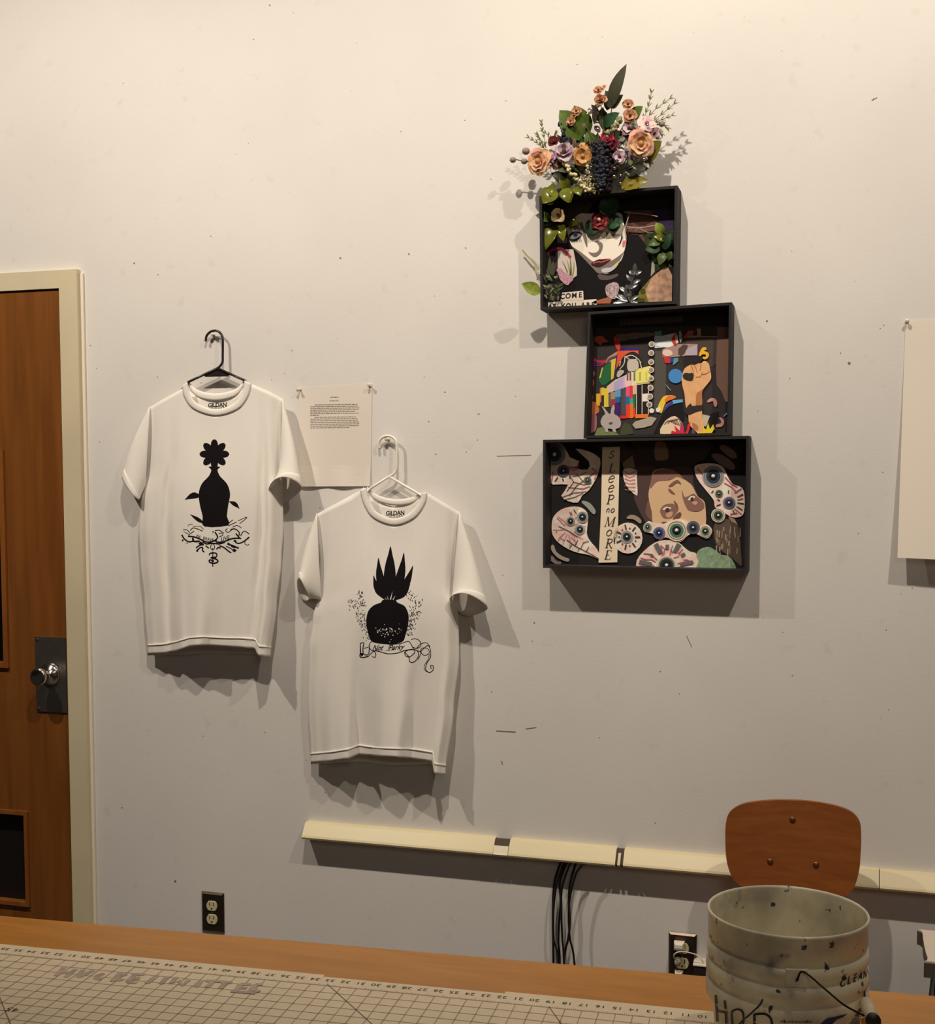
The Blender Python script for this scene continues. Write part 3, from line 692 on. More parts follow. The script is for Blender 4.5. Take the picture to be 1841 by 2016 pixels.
bits('lips', [cat(CB2((785, 865), (850, 825), (900, 820), (985, 815), (960, 850), (880, 900), (820, 895)), 3)], FD + 0.0003, K('art_dark_lip', (52, 34, 36), 1.0), face)
Flat().line(CB2((805, 862), (860, 845), (890, 850), (940, 832), (985, 820)), 2.2, 3).build('lip_line', wall_at(FD + 0.0006), K('art_red', (190, 74, 58)), face)
bits('eye', [cat(CB2((550, 600), (600, 545), (660, 540), (697, 565), (660, 620), (600, 640)), 4)], FD + 0.0002, K('art_eye_dark', (40, 38, 48), 1.0), face)
bits('eye', [cat(CB2((575, 600), (620, 562), (670, 565), (680, 580), (640, 608), (600, 618)), 4)], FD + 0.0005, K('art_eye_white', (196, 196, 208), 1.2), face)
Flat().circle(CB2((630, 575))[0], 4.5).build('iris', wall_at(FD + 0.0008), K('art_iris', (84, 90, 118), 1.1), face)
Flat().circle(CB2((632, 570))[0], 1.8).build('pupil', wall_at(FD + 0.001), INK, face)
fl = Flat()
for i in range(9): x = 560 + i * 15; fl.line(CB2((x, 615 + 12 * math.sin(i * .5)), (x - 8 + i * 2, 645 + 6 * math.sin(i * .5))), 1.0)
fl.build('lashes', wall_at(FD + 0.0008), INK, face)
bits('chin_highlight', [cat(CB2((890, 925), (940, 905), (990, 900), (1050, 850), (1075, 840), (1040, 900), (980, 945), (910, 955)), 3)], FD + 0.0003, K('art_chin_blue', (186, 184, 190), 1.2), face)
bits('chin_highlight', [CB2((1030, 870), (1075, 838), (1050, 888), (1020, 905))], FD + 0.0005, K('art_yellow', (206, 188, 80), 1.2), face)
bits('neck', [cat(CB2((860, 970), (960, 985), (1060, 965), (1040, 1000), (950, 1030), (870, 1020)), 3)], D0 + 0.0014, K('art_neck_grey', (84, 72, 70)), b1)
bits('cheek_mark', [CB2((1095, 560), (1105, 600), (1085, 660), (1060, 690), (1085, 620))], FD, INK, face); bits('cheek_mark', [cat(CB2((1110, 640), (1145, 632), (1120, 690), (1100, 685)), 3)], FD + 0.0002, K('art_pink_red', (196, 120, 116)), face)
piece('paper_panel', CP((900, 160), (1050, 125), (1250, 125), (1305, 400), (1330, 560), (1330, 720), (1230, 790), (900, 700)), D0 + 0.001, K('art_pale_panel', (198, 186, 176), 1.3), b1)
piece('paper_panel', CP((740, 200), (900, 170), (900, 560), (760, 560)), D0 + 0.0009, K('art_plum', (62, 50, 54)), b1)
Flat().line(CP((640, 270), (740, 160), (880, 110), (1000, 120), (1110, 210), (1190, 310)), 5.2, 4).build('red_arc', wall_at(D0 + 0.0018), K('art_crimson', (168, 52, 84), 1.3), b1)
for i, pts in enumerate((((1000, 390), (1120, 650)), ((1110, 360), (1180, 700)), ((1180, 300), (1195, 700)), ((1270, 400), (1230, 730)))):
    q = CP(*pts); Flat().line([q[1], ((q[0][0] + q[1][0]) / 2 + 1, (q[0][1] + q[1][1]) / 2), q[0]], 3.4 if i in (1, 2) else 2.0, 4, 0.4).build('grass_blade', wall_at(D0 + 0.0022 + 0.0003 * i), K('art_grass%d' % (i % 2), (128, 134, 52) if i in (1, 2) else (70, 72, 36), 1.3), b1)
o = piece('pink_blossom', CP((870, 580), (960, 550), (1060, 640), (1180, 720), (1250, 800), (1180, 880), (1120, 940), (1020, 880), (950, 800), (910, 680)), D0 + 0.0034, K('art_pink_blossom', (204, 160, 176), 1.3, var=0.55, scale=420, dark=(120, 60, 84)), b1, 3, label='pink blossom cut-out')
STRIPM = K('art_word_paper', (222, 210, 196), 1.2)
piece('word_strip', CP((1000, 1105), (1475, 1065), (1485, 1265), (960, 1300)), D0 + 0.0036, STRIPM, b1)
piece('word_strip', CP((640, 1330), (960, 1300), (1775, 1255), (1782, 1392), (640, 1470)), D0 + 0.0032, STRIPM, b1)
fl = Flat(); q = CP((955, 1250), (1450, 1205)); r = ((q[1][0] - q[0][0]) / 4 / 0.86, (q[1][1] - q[0][1]) / 4 / 0.86)
for i, chh in enumerate('COME'): fl.text(chh, (q[0][0] + (q[1][0] - q[0][0]) * (0, .23, .52, .84)[i], q[0][1] + (q[1][1] - q[0][1]) * (0, .23, .52, .84)[i]), (13.4, -1.2), (0.4, -14.2), bold=0.025)
fl.build('lettering', wall_at(D0 + 0.0042), INK, b1)
fl = Flat(); q = CP((680, 1462), (1745, 1415))
for chh, x in zip('ASYOUARE', (680, 790, 970, 1080, 1215, 1425, 1545, 1660)):
    t = (x - 680) / 1065; fl.text(chh, (q[0][0] + (q[1][0] - q[0][0]) * t, q[0][1] + (q[1][1] - q[0][1]) * t + 2), (12.6, -0.7), (0.3, -15.0), bold=0.025)
fl.build('lettering', wall_at(D0 + 0.004), INK, b1)
piece('wrinkled_paper', CQ((1060, 1262), (1110, 1300), (1170, 1420), (1165, 1865), (700, 1880), (600, 1700), (800, 1470), (930, 1370)), D0 + 0.003, K('art_wrinkled', (188, 150, 124), 1.2, var=0.45, scale=70, bump=0.6), b1, label='crumpled tan paper')
piece('moss_picture', CQ((820, 1450), (700, 1680), (760, 1870), (560, 1880), (600, 1700)), D0 + 0.0036, K('art_moss', (110, 104, 42), 1.2, var=0.4, scale=200), b1)
o = piece('pebble_picture', CQ((30, 1600), (120, 1550), (200, 1540), (250, 1600), (240, 1720), (180, 1830), (60, 1790), (20, 1700)), D0 + 0.003, K('art_pebble', (186, 164, 170), 1.2, var=0.4, scale=260, dark=(110, 90, 96)), b1, 3)
piece('rust_paper', CQ((-190, 1870), (60, 1800), (130, 1830), (100, 1905), (-190, 1910)), D0 + 0.0032, K('art_rust', (150, 90, 62)), b1)
piece('pale_strip', CQ((820, 1150), (870, 1230), (870, 1360), (800, 1440)), D0 + 0.001, K('art_sage', (140, 138, 124)), b1)
# twigs over the dark corner
TW = M('bare_twig', (176, 158, 146), 0.7)
for pts, r in (([(420, 310), (430, 360), (390, 500), (360, 620), (380, 800)], .0016), ([(340, 330), (560, 350), (760, 370), (920, 410)], .0014), ([(390, 580), (620, 605), (760, 580), (900, 560)], .0014), ([(390, 610), (600, 600)], .0010), ([(520, 660), (600, 610), (760, 690), (840, 680)], .0009)):
    mb = MB(); mb.tube([wp(x, y, 0.022) for x, y in cat(CQ(*pts), 3, False)], r, 6); mb.build('twig', TW, b1, True)
# glossy leaves, rose and sprays stuck in the box
for pb, pt, wd, d0, d1, m_ in (((430, 130), (300, 260), 36, .03, .075, GRN2), ((520, 110), (560, 255), 24, .03, .078, GRN2), ((640, 90), (680, 180), 20, .03, .07, GRN2),
        ((430, 470), (330, 725), 27, .03, .07, GRN2), ((480, 470), (510, 640), 20, .03, .06, GRN2), ((420, 440), (310, 480), 18, .03, .06, GRN2), ((560, 440), (660, 470), 20, .02, .045, GRN2), ((380, 420), (225, 380), 20, .04, .085, GRN),
        ((1000, 380), (930, 160), 40, .022, .05, GRN3), ((960, 470), (1110, 440), 30, .018, .026, GRN3), ((850, 470), (740, 560), 32, .017, .02, GRN3), ((1000, 540), (1060, 380), 26, .018, .024, GRN3),
        ((1500, 560), (1440, 450), 19, .02, .04, GRNY), ((1490, 640), (1360, 680), 18, .02, .035, GRN), ((1540, 620), (1420, 590), 16, .02, .035, GRN2), ((1480, 720), (1330, 720), 22, .02, .03, GRN3), ((1520, 720), (1590, 560), 20, .018, .03, GRN3), ((1530, 760), (1470, 880), 18, .018, .03, GRN), ((1560, 820), (1600, 740), 14, .02, .03, GRN)):
    leafp(b1, CB2(pb)[0], CB2(pt)[0], wd, d0 if pb[1] > 135 else .076, (d0 + (d1 - d0) * .4) if pb[1] > 135 else .088, m_, bend=0.1)
bloom(b1, CB2((455, 380))[0], 15, 0.055, [K('tan_petal', (172, 146, 104), 1.2)], 4, 1, mid=K('tan_mid', (120, 96, 60), 1.2), seed=3)
bloom(b1, CB2((870, 430))[0], 18, 0.026, [K('red_petal', (96, 24, 30), 1.3), K('red_petal2', (140, 62, 62), 1.2)], 6, 2, mid=K('rose_mid', (214, 170, 140), 1.2), seed=5)
leafp(b1, (1063, 577), (1027, 558), 25, .074, .095, GRNY, cup=0.2); 
rnd = random.Random(4)
SLG = K('leaf_silver_green', (150, 146, 122), 1.2, rough=0.35, var=0.3, scale=90)
for i in range(30):
    bx, by = CP((rnd.uniform(590, 900), rnd.uniform(760, 1290)))[0]; a = rnd.uniform(-2.9, -0.2); l = rnd.uniform(8, 17)
    leafp(b1, (bx, by), (bx + l * math.cos(a), by + l * math.sin(a)), rnd.uniform(4, 8), .05, .062 + .012 * rnd.random(), (SLG, GRN4, SLG, GRN, SILV)[i % 5], n=5)
for pb, pt, wd in (((720, 700), (720, 300), 8), ((780, 720), (800, 390), 11), ((700, 760), (660, 560), 7)): leafp(b1, CP(pb)[0], CP(pt)[0], wd, .025, .03, GRN4)
def sprig(parent, stem, leaves, d, mat, wpx, name='sprig', r=0.0009):
    """stem with leaves: the stem is the part, leaves are its sub-parts"""
    P = [wp(x, y, d) for x, y in cat(stem, 3, False)]; mb = MB(); mb.tube(P, r, 6); o = mb.build(name, mat, parent, True)
    for (a, b) in leaves:
        v, f = leaf_geo(wp(*a, d), wp(*b, d + 0.006), wpx / 770.0, bend=0.06, n=5); put('leaf', v, f, mat, o, True)
    return o
S1 = [(430, 1850), (440, 1650), (490, 1480), (530, 1380)]
sprig(b1, CQ(*S1), [tuple(CQ(a, b)) for a, b in (((530, 1390), (530, 1205)), ((515, 1400), (420, 1345)), ((540, 1400), (650, 1355)), ((480, 1520), (375, 1405)), ((490, 1560), (630, 1500)), ((450, 1640), (580, 1585)), ((440, 1640), (365, 1590)), ((400, 1700), (250, 1620)))], 0.045, SILV, 9)
S2 = [(430, 1880), (420, 1800)]
sprig(b1, CQ(*S2), [tuple(CQ(a, b)) for a, b in (((400, 1870), (140, 1900)), ((400, 1860), (180, 1780)), ((390, 1850), (230, 1740)), ((440, 1860), (610, 1765)), ((450, 1870), (590, 1900)), ((400, 1800), (330, 1660)), ((440, 1800), (460, 1680)))], 0.05, SILV, 8)
fl = [(455, 760), (430, 560), (350, 430), (260, 340), (110, 165)]
q = cat(CP(*fl), 6, False); mb = MB(); mb.tube([wp(x, y, 0.012) for x, y in q], 0.0007, 6); o = mb.build('sprig', K('pale_sprig', (206, 196, 170), 1.3), b1, True)
for i in range(3, len(q) - 1):
    for s in (-1, 1):
        x, y = q[i]; v, f = leaf_geo(wp(x, y, .012), wp(x + s * (6 - i * 0.12), y - 3 + s * 2, .016), 0.005, n=3); put('leaf', v, f, K('pale_sprig'), o, True)

# ---- middle box: colour collage with a raised fist
b2 = shadow_box('middle black shadow box with colourful collage and raised fist', [(1158, 614), (1441, 595), (1437, 857), (1149, 863)])
CC = at(1140, 580, 5.415); CJ = at(1150, 640, 9.167); CK = at(1280, 640, 9.164)
E0 = 0.0108
def kk(rgb): return K('art2_%d_%d_%d' % rgb, rgb, 1.5)
def p2(pts, d, rgb, name='paper_piece', sm=0, par=None, **kw): return piece(name, pts, E0 + d, kk(rgb), par or b2, sm, **kw)
p2(CC((110, 360), (1580, 330), (1560, 1490), (130, 1500)), 0.0002, (50, 45, 46), 'backing_sheet')
p2(CC((430, 255), (1105, 222), (1108, 290), (430, 335)), 0.001, (64, 56, 52), 'title_strip')
fl = Flat(); tq = at(1200, 610, 11.506)
for pts in ([(230, 230), (270, 360)], [(300, 215), (330, 350)], [(400, 210), (370, 350)], [(400, 210), (470, 205)], [(510, 205), (490, 340)], [(690, 195), (690, 340)], [(640, 195), (740, 190)], [(800, 190), (800, 335)], [(880, 190), (865, 330)], [(800, 262), (870, 258)], [(960, 190), (940, 320)], [(1180, 175), (1160, 310)], [(1260, 170), (1240, 310)], [(1340, 165), (1330, 300)], [(1440, 160), (1430, 295)], [(1500, 160), (1490, 290)]):
    fl.line(tq(*pts), 1.7)
fl.build('lettering', wall_at(E0 + 0.0018), INK, b2)
p2(CC((805, 430), (880, 440), (1040, 405), (1020, 560), (805, 570)), 0.0012, (176, 192, 214), 'sky_picture')
bits('cloud', [cat(CC((830, 520), (900, 500), (980, 480), (1010, 530), (960, 560), (850, 555)), 3)], E0 + 0.002, kk((222, 218, 216)), b2); p2(CC((805, 395), (880, 385), (882, 440), (808, 440)), 0.0014, (96, 130, 140))
p2(CC((810, 600), (930, 600), (925, 1250), (800, 1260)), 0.0004, (74, 72, 66), label='grey mottled strip')
fl = Flat(); rn = random.Random(2)
for i in range(10):
    for j in range(46):
        x0 = 395 + j * 9.2; y0 = 430 - j * 0.9 + i * 9.5
        if y0 < 405 + (460 - j) * 0.0 + 0 or y0 > 505 - j * 1.6: continue
        if (i + j) % 2 == 0: fl.poly(CC((x0, y0), (x0 + 7, y0 - 3), (x0 + 9, y0 + 2), (x0 + 2, y0 + 5)))
fl.build('fishnet_print', wall_at(E0 + 0.001), kk((196, 172, 152)), b2)
p2(CC((370, 470), (380, 448), (410, 455), (435, 510), (440, 560), (430, 600), (410, 590), (385, 540)), 0.0016, (188, 60, 44), sm=4, label='red spoon shaped cut-out')
p2(CC((440, 570), (633, 570), (633, 606), (440, 606)), 0.0010, (46, 34, 110)); p2(CC((405, 600), (633, 595), (633, 640), (560, 640), (400, 780), (380, 850)), 0.0012, (206, 84, 46)); p2(CC((400, 640), (412, 640), (385, 860), (372, 855)), 0.0014, (58, 40, 112))
p2(CJ((590, 830), (640, 680), (740, 540), (860, 480), (960, 510), (1040, 620), (1060, 700), (1030, 800), (880, 830), (700, 900), (600, 950)), 0.0018, (38, 34, 34), 'mask_picture', 3)
bits('mask_line', [cat(CJ((790, 640), (930, 620), (980, 680), (970, 800), (800, 830)), 3), cat(CJ((610, 830), (690, 810), (720, 850), (630, 940), (590, 920)), 3)], E0 + 0.0028, kk((176, 168, 158)), b2)
fl = Flat()
for pts in ([(740, 560), (720, 700), (640, 800)], [(740, 560), (860, 640), (970, 600)], [(760, 570), (860, 545), (960, 600), (1030, 680)], [(660, 650), (640, 740)], [(1000, 640), (1040, 780)]): fl.line(CJ(*pts), 1.9, 3)
fl.build('mask_line', wall_at(E0 + 0.003), kk((186, 178, 168)), b2)
p2(CJ((410, 680), (490, 660), (490, 990), (380, 1080), (320, 1090), (260, 990), (330, 800)), 0.0012, (38, 96, 62)); p2(CJ((490, 640), (580, 590), (560, 800), (530, 960), (488, 990)), 0.0014, (212, 182, 62)); p2(CJ((380, 680), (430, 580), (590, 480), (600, 560), (480, 660)), 0.0011, (160, 140, 132))
fl = Flat(); 
for k, c in enumerate(((150, 90, 80), (86, 60, 110))): Flat().line(CJ((395 + 20 * k, 690), (450 + 20 * k, 600 + 15 * k), (590, 545 + 25 * k)), 2.2, 3).build('rainbow_band', wall_at(E0 + 0.0018 + 0.0003 * k), kk(c), b2)
bits('paper_piece', [CJ((270, 960), (320, 780), (345, 750), (300, 950))], E0 + 0.0016, kk((206, 186, 74)), b2)
p2(CJ((95, 580), (180, 590), (270, 640), (400, 620), (390, 660), (330, 720), (220, 740), (120, 720)), 0.0014, (168, 44, 58), sm=3); bits('paper_piece', [cat(CJ((120, 640), (210, 660), (320, 680), (250, 720), (150, 700)), 3)], E0 + 0.0022, kk((64, 44, 120)), b2)
p2(CJ((120, 180), (190, 220), (240, 200), (330, 195), (380, 250), (450, 300), (330, 320), (300, 370), (240, 320), (180, 290), (110, 320)), 0.0014, (196, 84, 56), label='orange fish shaped cut-out')
for i, (pts, c) in enumerate((([(100, 800), (180, 830), (190, 900), (110, 960)], (176, 92, 104)), ([(110, 980), (180, 1000), (150, 1140), (100, 1130)], (186, 96, 104)), ([(100, 1160), (160, 1170), (150, 1230), (100, 1220)], (62, 46, 112)), ([(100, 1250), (155, 1270), (150, 1340), (100, 1350)], (190, 66, 56)), ([(95, 1400), (200, 1390), (270, 1500), (250, 1590), (110, 1620)], (186, 104, 62)), ([(95, 1640), (200, 1600), (230, 1700), (210, 1900), (95, 1930)], (150, 96, 104)))):
    p2(CJ(*pts), 0.0014 + 0.0002 * i, c, 'petal_picture', 3)
p2(CJ((410, 1110), (560, 990), (800, 880), (940, 820), (1200, 785), (1195, 1050), (940, 1080), (760, 1120), (440, 1230)), 0.0014, (214, 196, 170), 'stripe_bridge')
for i, (a, b, c) in enumerate(((440, 540, (206, 176, 178)), (540, 640, (166, 160, 200)), (640, 740, (182, 160, 198)), (740, 860, (212, 178, 170)), (940, 1200, (216, 204, 112)))):
    ta = lambda x: 1110 - (x - 410) * 0.62 + max(0, x - 900) * 0.38; tb = lambda x: 1225 - (x - 440) * 0.33 + max(0, x - 940) * 0.18
    p2(CJ((a, ta(a)), (b, ta(b)), (b, tb(b)), (a, tb(a))), 0.0018 + 0.0001 * i, c, 'stripe')
for a, c in ((770, (92, 76, 74)), (820, (92, 76, 74)), (895, (92, 122, 62)), (995, (160, 152, 56)), (1110, (186, 176, 84))): p2(CJ((a, 850), (a + 28, 840), (a + 28, 990), (a, 1000)), 0.0026, c, 'stripe')
cols = [(206, 176, 48), (206, 118, 84), (212, 186, 62), (206, 182, 70), (110, 100, 96), (170, 50, 52), (86, 132, 176), (44, 92, 148), (88, 86, 96), (54, 74, 150), (206, 82, 112), (196, 52, 66), (206, 130, 110)]
for i, (x0, x1, y0, y1, c) in enumerate(((220, 285, 1240, 1460, (206, 170, 44)), (285, 310, 1140, 1400, (206, 118, 84)), (310, 360, 1130, 1270, (212, 188, 60)), (360, 440, 1140, 1480, (214, 190, 64)), (440, 490, 1240, 1480, (98, 86, 82)), (490, 560, 1340, 1460, (168, 48, 52)), (480, 560, 1210, 1340, (150, 138, 112)), (560, 660, 1140, 1300, (96, 150, 190)), (560, 650, 1300, 1400, (40, 96, 158)), (560, 640, 1400, 1640, (64, 38, 104)), (660, 760, 1140, 1620, (74, 70, 84)), (755, 820, 1110, 1290, (200, 82, 116)), (820, 880, 1100, 1330, (194, 54, 66)), (880, 945, 1090, 1250, (208, 160, 140)), (755, 825, 1290, 1440, (36, 98, 142)), (825, 885, 1330, 1430, (62, 146, 128)), (885, 925, 1250, 1520, (28, 106, 72)), (760, 830, 1440, 1680, (206, 60, 36)), (830, 890, 1420, 1680, (220, 106, 36)), (890, 925, 1510, 1660, (206, 62, 40)), (945, 1035, 1080, 1600, (34, 28, 30)), (1055, 1150, 1060, 1230, (34, 28, 30)), (1055, 1160, 1240, 1380, (214, 206, 196)), (1055, 1150, 1390, 1600, (34, 28, 30)), (925, 1160, 1610, 1680, (214, 110, 48)), (640, 770, 1630, 1690, (180, 48, 52)))):
    p2(CJ((x0, y0), (x1, y0 - 6), (x1, y1 - 6), (x0, y1)), 0.0012 + 0.00005 * i, c, 'stripe')
for x in (938, 1040, 1155): p2(CJ((x, 1080), (x + 14, 1078), (x + 14, 1610), (x, 1612)), 0.003, (196, 184, 172), 'thin_strip')
for x, y in ((775, 528), (770, 622), (770, 720), (768, 802), (768, 893), (763, 993), (757, 1086), (750, 1173)):
    c = CC((x, y))[0]; o = Flat().circle(c, 5.9, 20).build('grommet', wall_at(E0 + 0.0045), kk((198, 186, 172)), b2, thick=0.001)
    Flat().circle(c, 3.6, 16).build('grommet_ring', wall_at(E0 + 0.0050), kk((92, 78, 70)), o); Flat().circle(c, 2.4, 12).build('grommet_ring', wall_at(E0 + 0.0053), kk((196, 182, 168)), o); Flat().circle(c, 1.3, 10).build('grommet_hole', wall_at(E0 + 0.0056), INK, o)
rb = p2(CJ((320, 1470), (360, 1490), (450, 1600), (480, 1580), (490, 1500), (530, 1440), (555, 1490), (545, 1600), (620, 1650), (665, 1750), (650, 1840), (570, 1880), (580, 1930), (520, 1920), (510, 1880), (430, 1870), (440, 1930), (380, 1920), (370, 1870), (310, 1800), (300, 1730), (340, 1640), (380, 1600)), 0.003, (172, 162, 162), 'rabbit_picture', 3, label='small white rabbit cut-out')
bits('rabbit_eye', [cat(CJ((450, 1760), (520, 1750), (500, 1780), (460, 1785)), 2)], E0 + 0.004, kk((92, 74, 76)), rb)
p2(CJ((200, 1960), (240, 1860), (330, 1840), (420, 1920), (560, 1930), (640, 1980), (400, 2010), (180, 2010)), 0.0022, (112, 124, 78), 'clover_picture')
p2(CJ((640, 1880), (740, 1760), (840, 1800), (900, 1960), (640, 1990)), 0.002, (62, 66, 48))
p2(CJ((870, 1800), (920, 1740), (1120, 1680), (1200, 1650), (1310, 1680), (1220, 1810), (1080, 1850), (930, 1870)), 0.0026, (156, 148, 132), label='grey foot shaped cut-out')
for c in ((1220, 1545), (1340, 1530)): Flat().circle(CJ(c)[0], 4.8).build('white_bead', wall_at(E0 + 0.004), kk((206, 202, 196)), b2, thick=0.001)
p2(CK((220, 440), (300, 400), (500, 345), (700, 340), (860, 345), (855, 550), (600, 560), (380, 580), (220, 580)), 0.0018, (150, 122, 116), 'flesh_picture')
bits('flesh_picture', [cat(CK((230, 470), (300, 440), (390, 470), (400, 540), (300, 560), (230, 530)), 3)], E0 + 0.0026, kk((206, 176, 168)), b2); bits('flesh_picture', [CK((510, 430), (600, 350), (680, 360), (650, 470), (560, 560), (510, 520))], E0 + 0.0028, kk((74, 58, 54)), b2); bits('flesh_picture', [CK((680, 420), (850, 350), (850, 545), (620, 550), (640, 470))], E0 + 0.003, kk((160, 148, 164)), b2)
p2(CK((390, 250), (440, 160), (470, 135), (450, 230), (470, 360), (440, 360), (400, 300)), 0.0036, (186, 42, 40)); p2(CK((460, 150), (500, 200), (510, 320), (470, 340), (450, 240)), 0.0034, (186, 186, 166))
p2(CK((515, 130), (545, 90), (575, 160), (580, 260), (545, 320), (520, 230)), 0.0036, (150, 140, 146)); p2(CK((605, 220), (680, 120), (690, 150), (640, 240), (610, 260)), 0.0036, (194, 52, 40)); p2(CK((660, 140), (700, 90), (790, 110), (760, 190), (660, 210)), 0.0030, (150, 84, 64))
p2(CK((215, 500), (270, 580), (370, 590), (360, 690), (270, 685)), 0.0022, (180, 44, 52)); p2(CK((365, 590), (430, 590), (430, 660), (365, 680)), 0.0024, (44, 58, 132)); p2(CK((430, 590), (510, 590), (510, 650), (430, 720), (410, 720)), 0.0026, (76, 136, 140))
Flat().circle(CK((460, 920))[0], 14.2, 28).build('blue_disc', wall_at(E0 + 0.0032), kk((64, 124, 184)), b2, thick=0.0006)
p2(CK((270, 1060), (310, 1090), (390, 1195), (330, 1150)), 0.002, (110, 138, 142)); 
p2(CK((640, 215), (740, 190), (1210, 205), (1200, 700), (1100, 760), (900, 600), (640, 420)), 0.0008, (66, 57, 52), label='dark brown branch picture'); p2(CK((850, 60), (915, 70), (920, 190), (850, 195)), 0.0012, (172, 126, 84)); p2(CK((640, 215), (740, 185), (1000, 200), (1210, 205), (1210, 222), (900, 218), (700, 228)), 0.0014, (150, 124, 106))
p2(CK((1215, 40), (1420, 30), (1430, 1400), (1360, 1380), (1290, 1200), (1200, 1080), (1190, 800)), 0.0012, (110, 84, 74), 'wood_strip', label='weathered brown wood strip')
p2(CK((610, 570), (900, 550), (960, 600), (900, 680), (740, 720), (620, 790)), 0.0040, (38, 33, 34), label='black cloth patch over the fist')
p2(CK((880, 540), (900, 480), (940, 410), (1000, 400), (1020, 440), (970, 460), (1050, 500), (1055, 570), (1010, 615), (960, 610), (950, 570), (1000, 570), (1000, 530), (940, 530), (910, 560)), 0.0052, (212, 160, 50), sm=3, label='orange seahorse shaped cut-out')
SK = K('art_fist_skin', (208, 158, 114), 1.5, var=0.12, scale=60); SK2 = K('art_fist_shade', (162, 108, 70), 1.5)
arm = piece('fist', CK((620, 790), (680, 740), (740, 715), (800, 720), (870, 690), (920, 690), (950, 660), (1000, 650), (1060, 700), (1080, 790), (1100, 900), (1095, 980), (1030, 1070), (960, 1160), (935, 1240), (940, 1440), (940, 1650), (970, 1800), (960, 1930), (860, 1940), (760, 1860), (700, 1760), (690, 1640), (640, 1450), (620, 1240), (590, 1130), (570, 1000), (580, 900)), E0 + 0.0046, SK, b2, 3, label='raised fist and forearm cut-out')
fl = Flat()
for pts in ([(740, 720), (770, 800), (790, 900)], [(800, 720), (830, 780), (850, 850)], [(920, 690), (910, 760), (900, 820)], [(820, 935), (900, 930), (930, 890), (1000, 880), (1080, 830)], [(830, 1440), (840, 1260), (880, 1200)], [(940, 850), (930, 890)]): fl.line(CK(*pts), 1.3, 3)
fl.build('fist_crease', wall_at(E0 + 0.0055), SK2, arm)
bits('fist_shade', [cat(CK((835, 1440), (840, 1260), (900, 1190), (960, 1150), (935, 1240), (940, 1440)), 3), cat(CK((760, 1760), (860, 1820), (850, 1930), (780, 1870)), 3)], E0 + 0.0053, SK2, arm)
BKC = K('art_black_charcoal', (52, 46, 44), 1.2)
piece('charcoal_patch', CK((590, 900), (640, 860), (720, 870), (750, 855), (785, 900), (770, 980), (720, 1000), (640, 980), (600, 950)), E0 + 0.006, BKC, arm, 3); piece('charcoal_band', CK((680, 1460), (730, 1410), (760, 1460), (940, 1440), (950, 1530), (830, 1560), (720, 1610), (660, 1620), (620, 1540)), E0 + 0.006, BKC, arm)
p2(CK((180, 1380), (240, 1290), (330, 1265), (440, 1275), (455, 1320), (330, 1360), (260, 1440), (210, 1590), (150, 1560), (145, 1460)), 0.0024, (214, 182, 56), 'rainbow_piece', 2); p2(CK((260, 1340), (330, 1268), (440, 1275), (455, 1320), (330, 1365), (280, 1400)), 0.0032, (218, 108, 50), 'rainbow_piece'); p2(CK((240, 1560), (290, 1440), (420, 1350), (590, 1340), (590, 1390), (430, 1420), (330, 1480)), 0.0028, (96, 156, 198), 'rainbow_piece'); p2(CK((240, 1560), (290, 1450), (400, 1360), (420, 1410), (330, 1480)), 0.0034, (74, 54, 130), 'rainbow_piece')
p2(CK((230, 1600), (330, 1490), (590, 1400), (620, 1700), (560, 1760), (440, 1640), (300, 1740), (160, 1960), (60, 1960)), 0.0020, (26, 23, 25))
p2(CK((180, 1960), (240, 1780), (320, 1690), (450, 1640), (560, 1740), (600, 1850), (560, 1960)), 0.0026, (206, 184, 158), 'striped_picture', 2)
fl = Flat()
for k in range(4): fl.line(CK((260 + 60 * k, 1790 - 20 * k), (340 + 60 * k, 1720 - 10 * k), (470 + 30 * k, 1790 + 10 * k)), 1.8, 3)
fl.build('stripe_print', wall_at(E0 + 0.0036), kk((120, 96, 84)), b2)
for i, (pts, c) in enumerate((([(380, 1960), (390, 1900), (470, 1930), (440, 1810), (530, 1900), (560, 1960)], (190, 36, 46)), ([(540, 1960), (540, 1860), (560, 1750), (610, 1830), (620, 1960)], (170, 50, 92)), ([(620, 1960), (660, 1900), (680, 1800), (725, 1735), (720, 1850), (680, 1960)], (200, 40, 42)), ([(740, 1960), (770, 1850), (830, 1960)], (92, 60, 122)), ([(820, 1890), (880, 1930), (960, 1930), (945, 1820), (1010, 1890), (1045, 1760), (1080, 1880), (1140, 1790), (1165, 1870), (1100, 1960), (860, 1965)], (222, 186, 46)))):
    p2(CK(*pts), 0.0050 + 0.0002 * i, c, 'flame_piece')
p2(CK((945, 1610), (1080, 1640), (1010, 1830), (950, 1820)), 0.0036, (176, 166, 148)); p2(CK((1080, 1600), (1240, 1560), (1200, 1800), (1080, 1860)), 0.0018, (24, 22, 24))
for pts in ([(1030, 1370), (1090, 1320), (1160, 1320), (1210, 1390), (1190, 1480), (1150, 1440), (1130, 1370), (1050, 1400)], [(1240, 1680), (1290, 1670), (1335, 1740), (1300, 1830), (1190, 1840), (1200, 1790), (1280, 1770), (1270, 1710)]): p2(CK(*pts), 0.0026, (182, 130, 126), 'shrimp_piece', 3)
p2(CK((1310, 1650), (1380, 1580), (1390, 1600), (1340, 1650)), 0.002, (96, 132, 156))

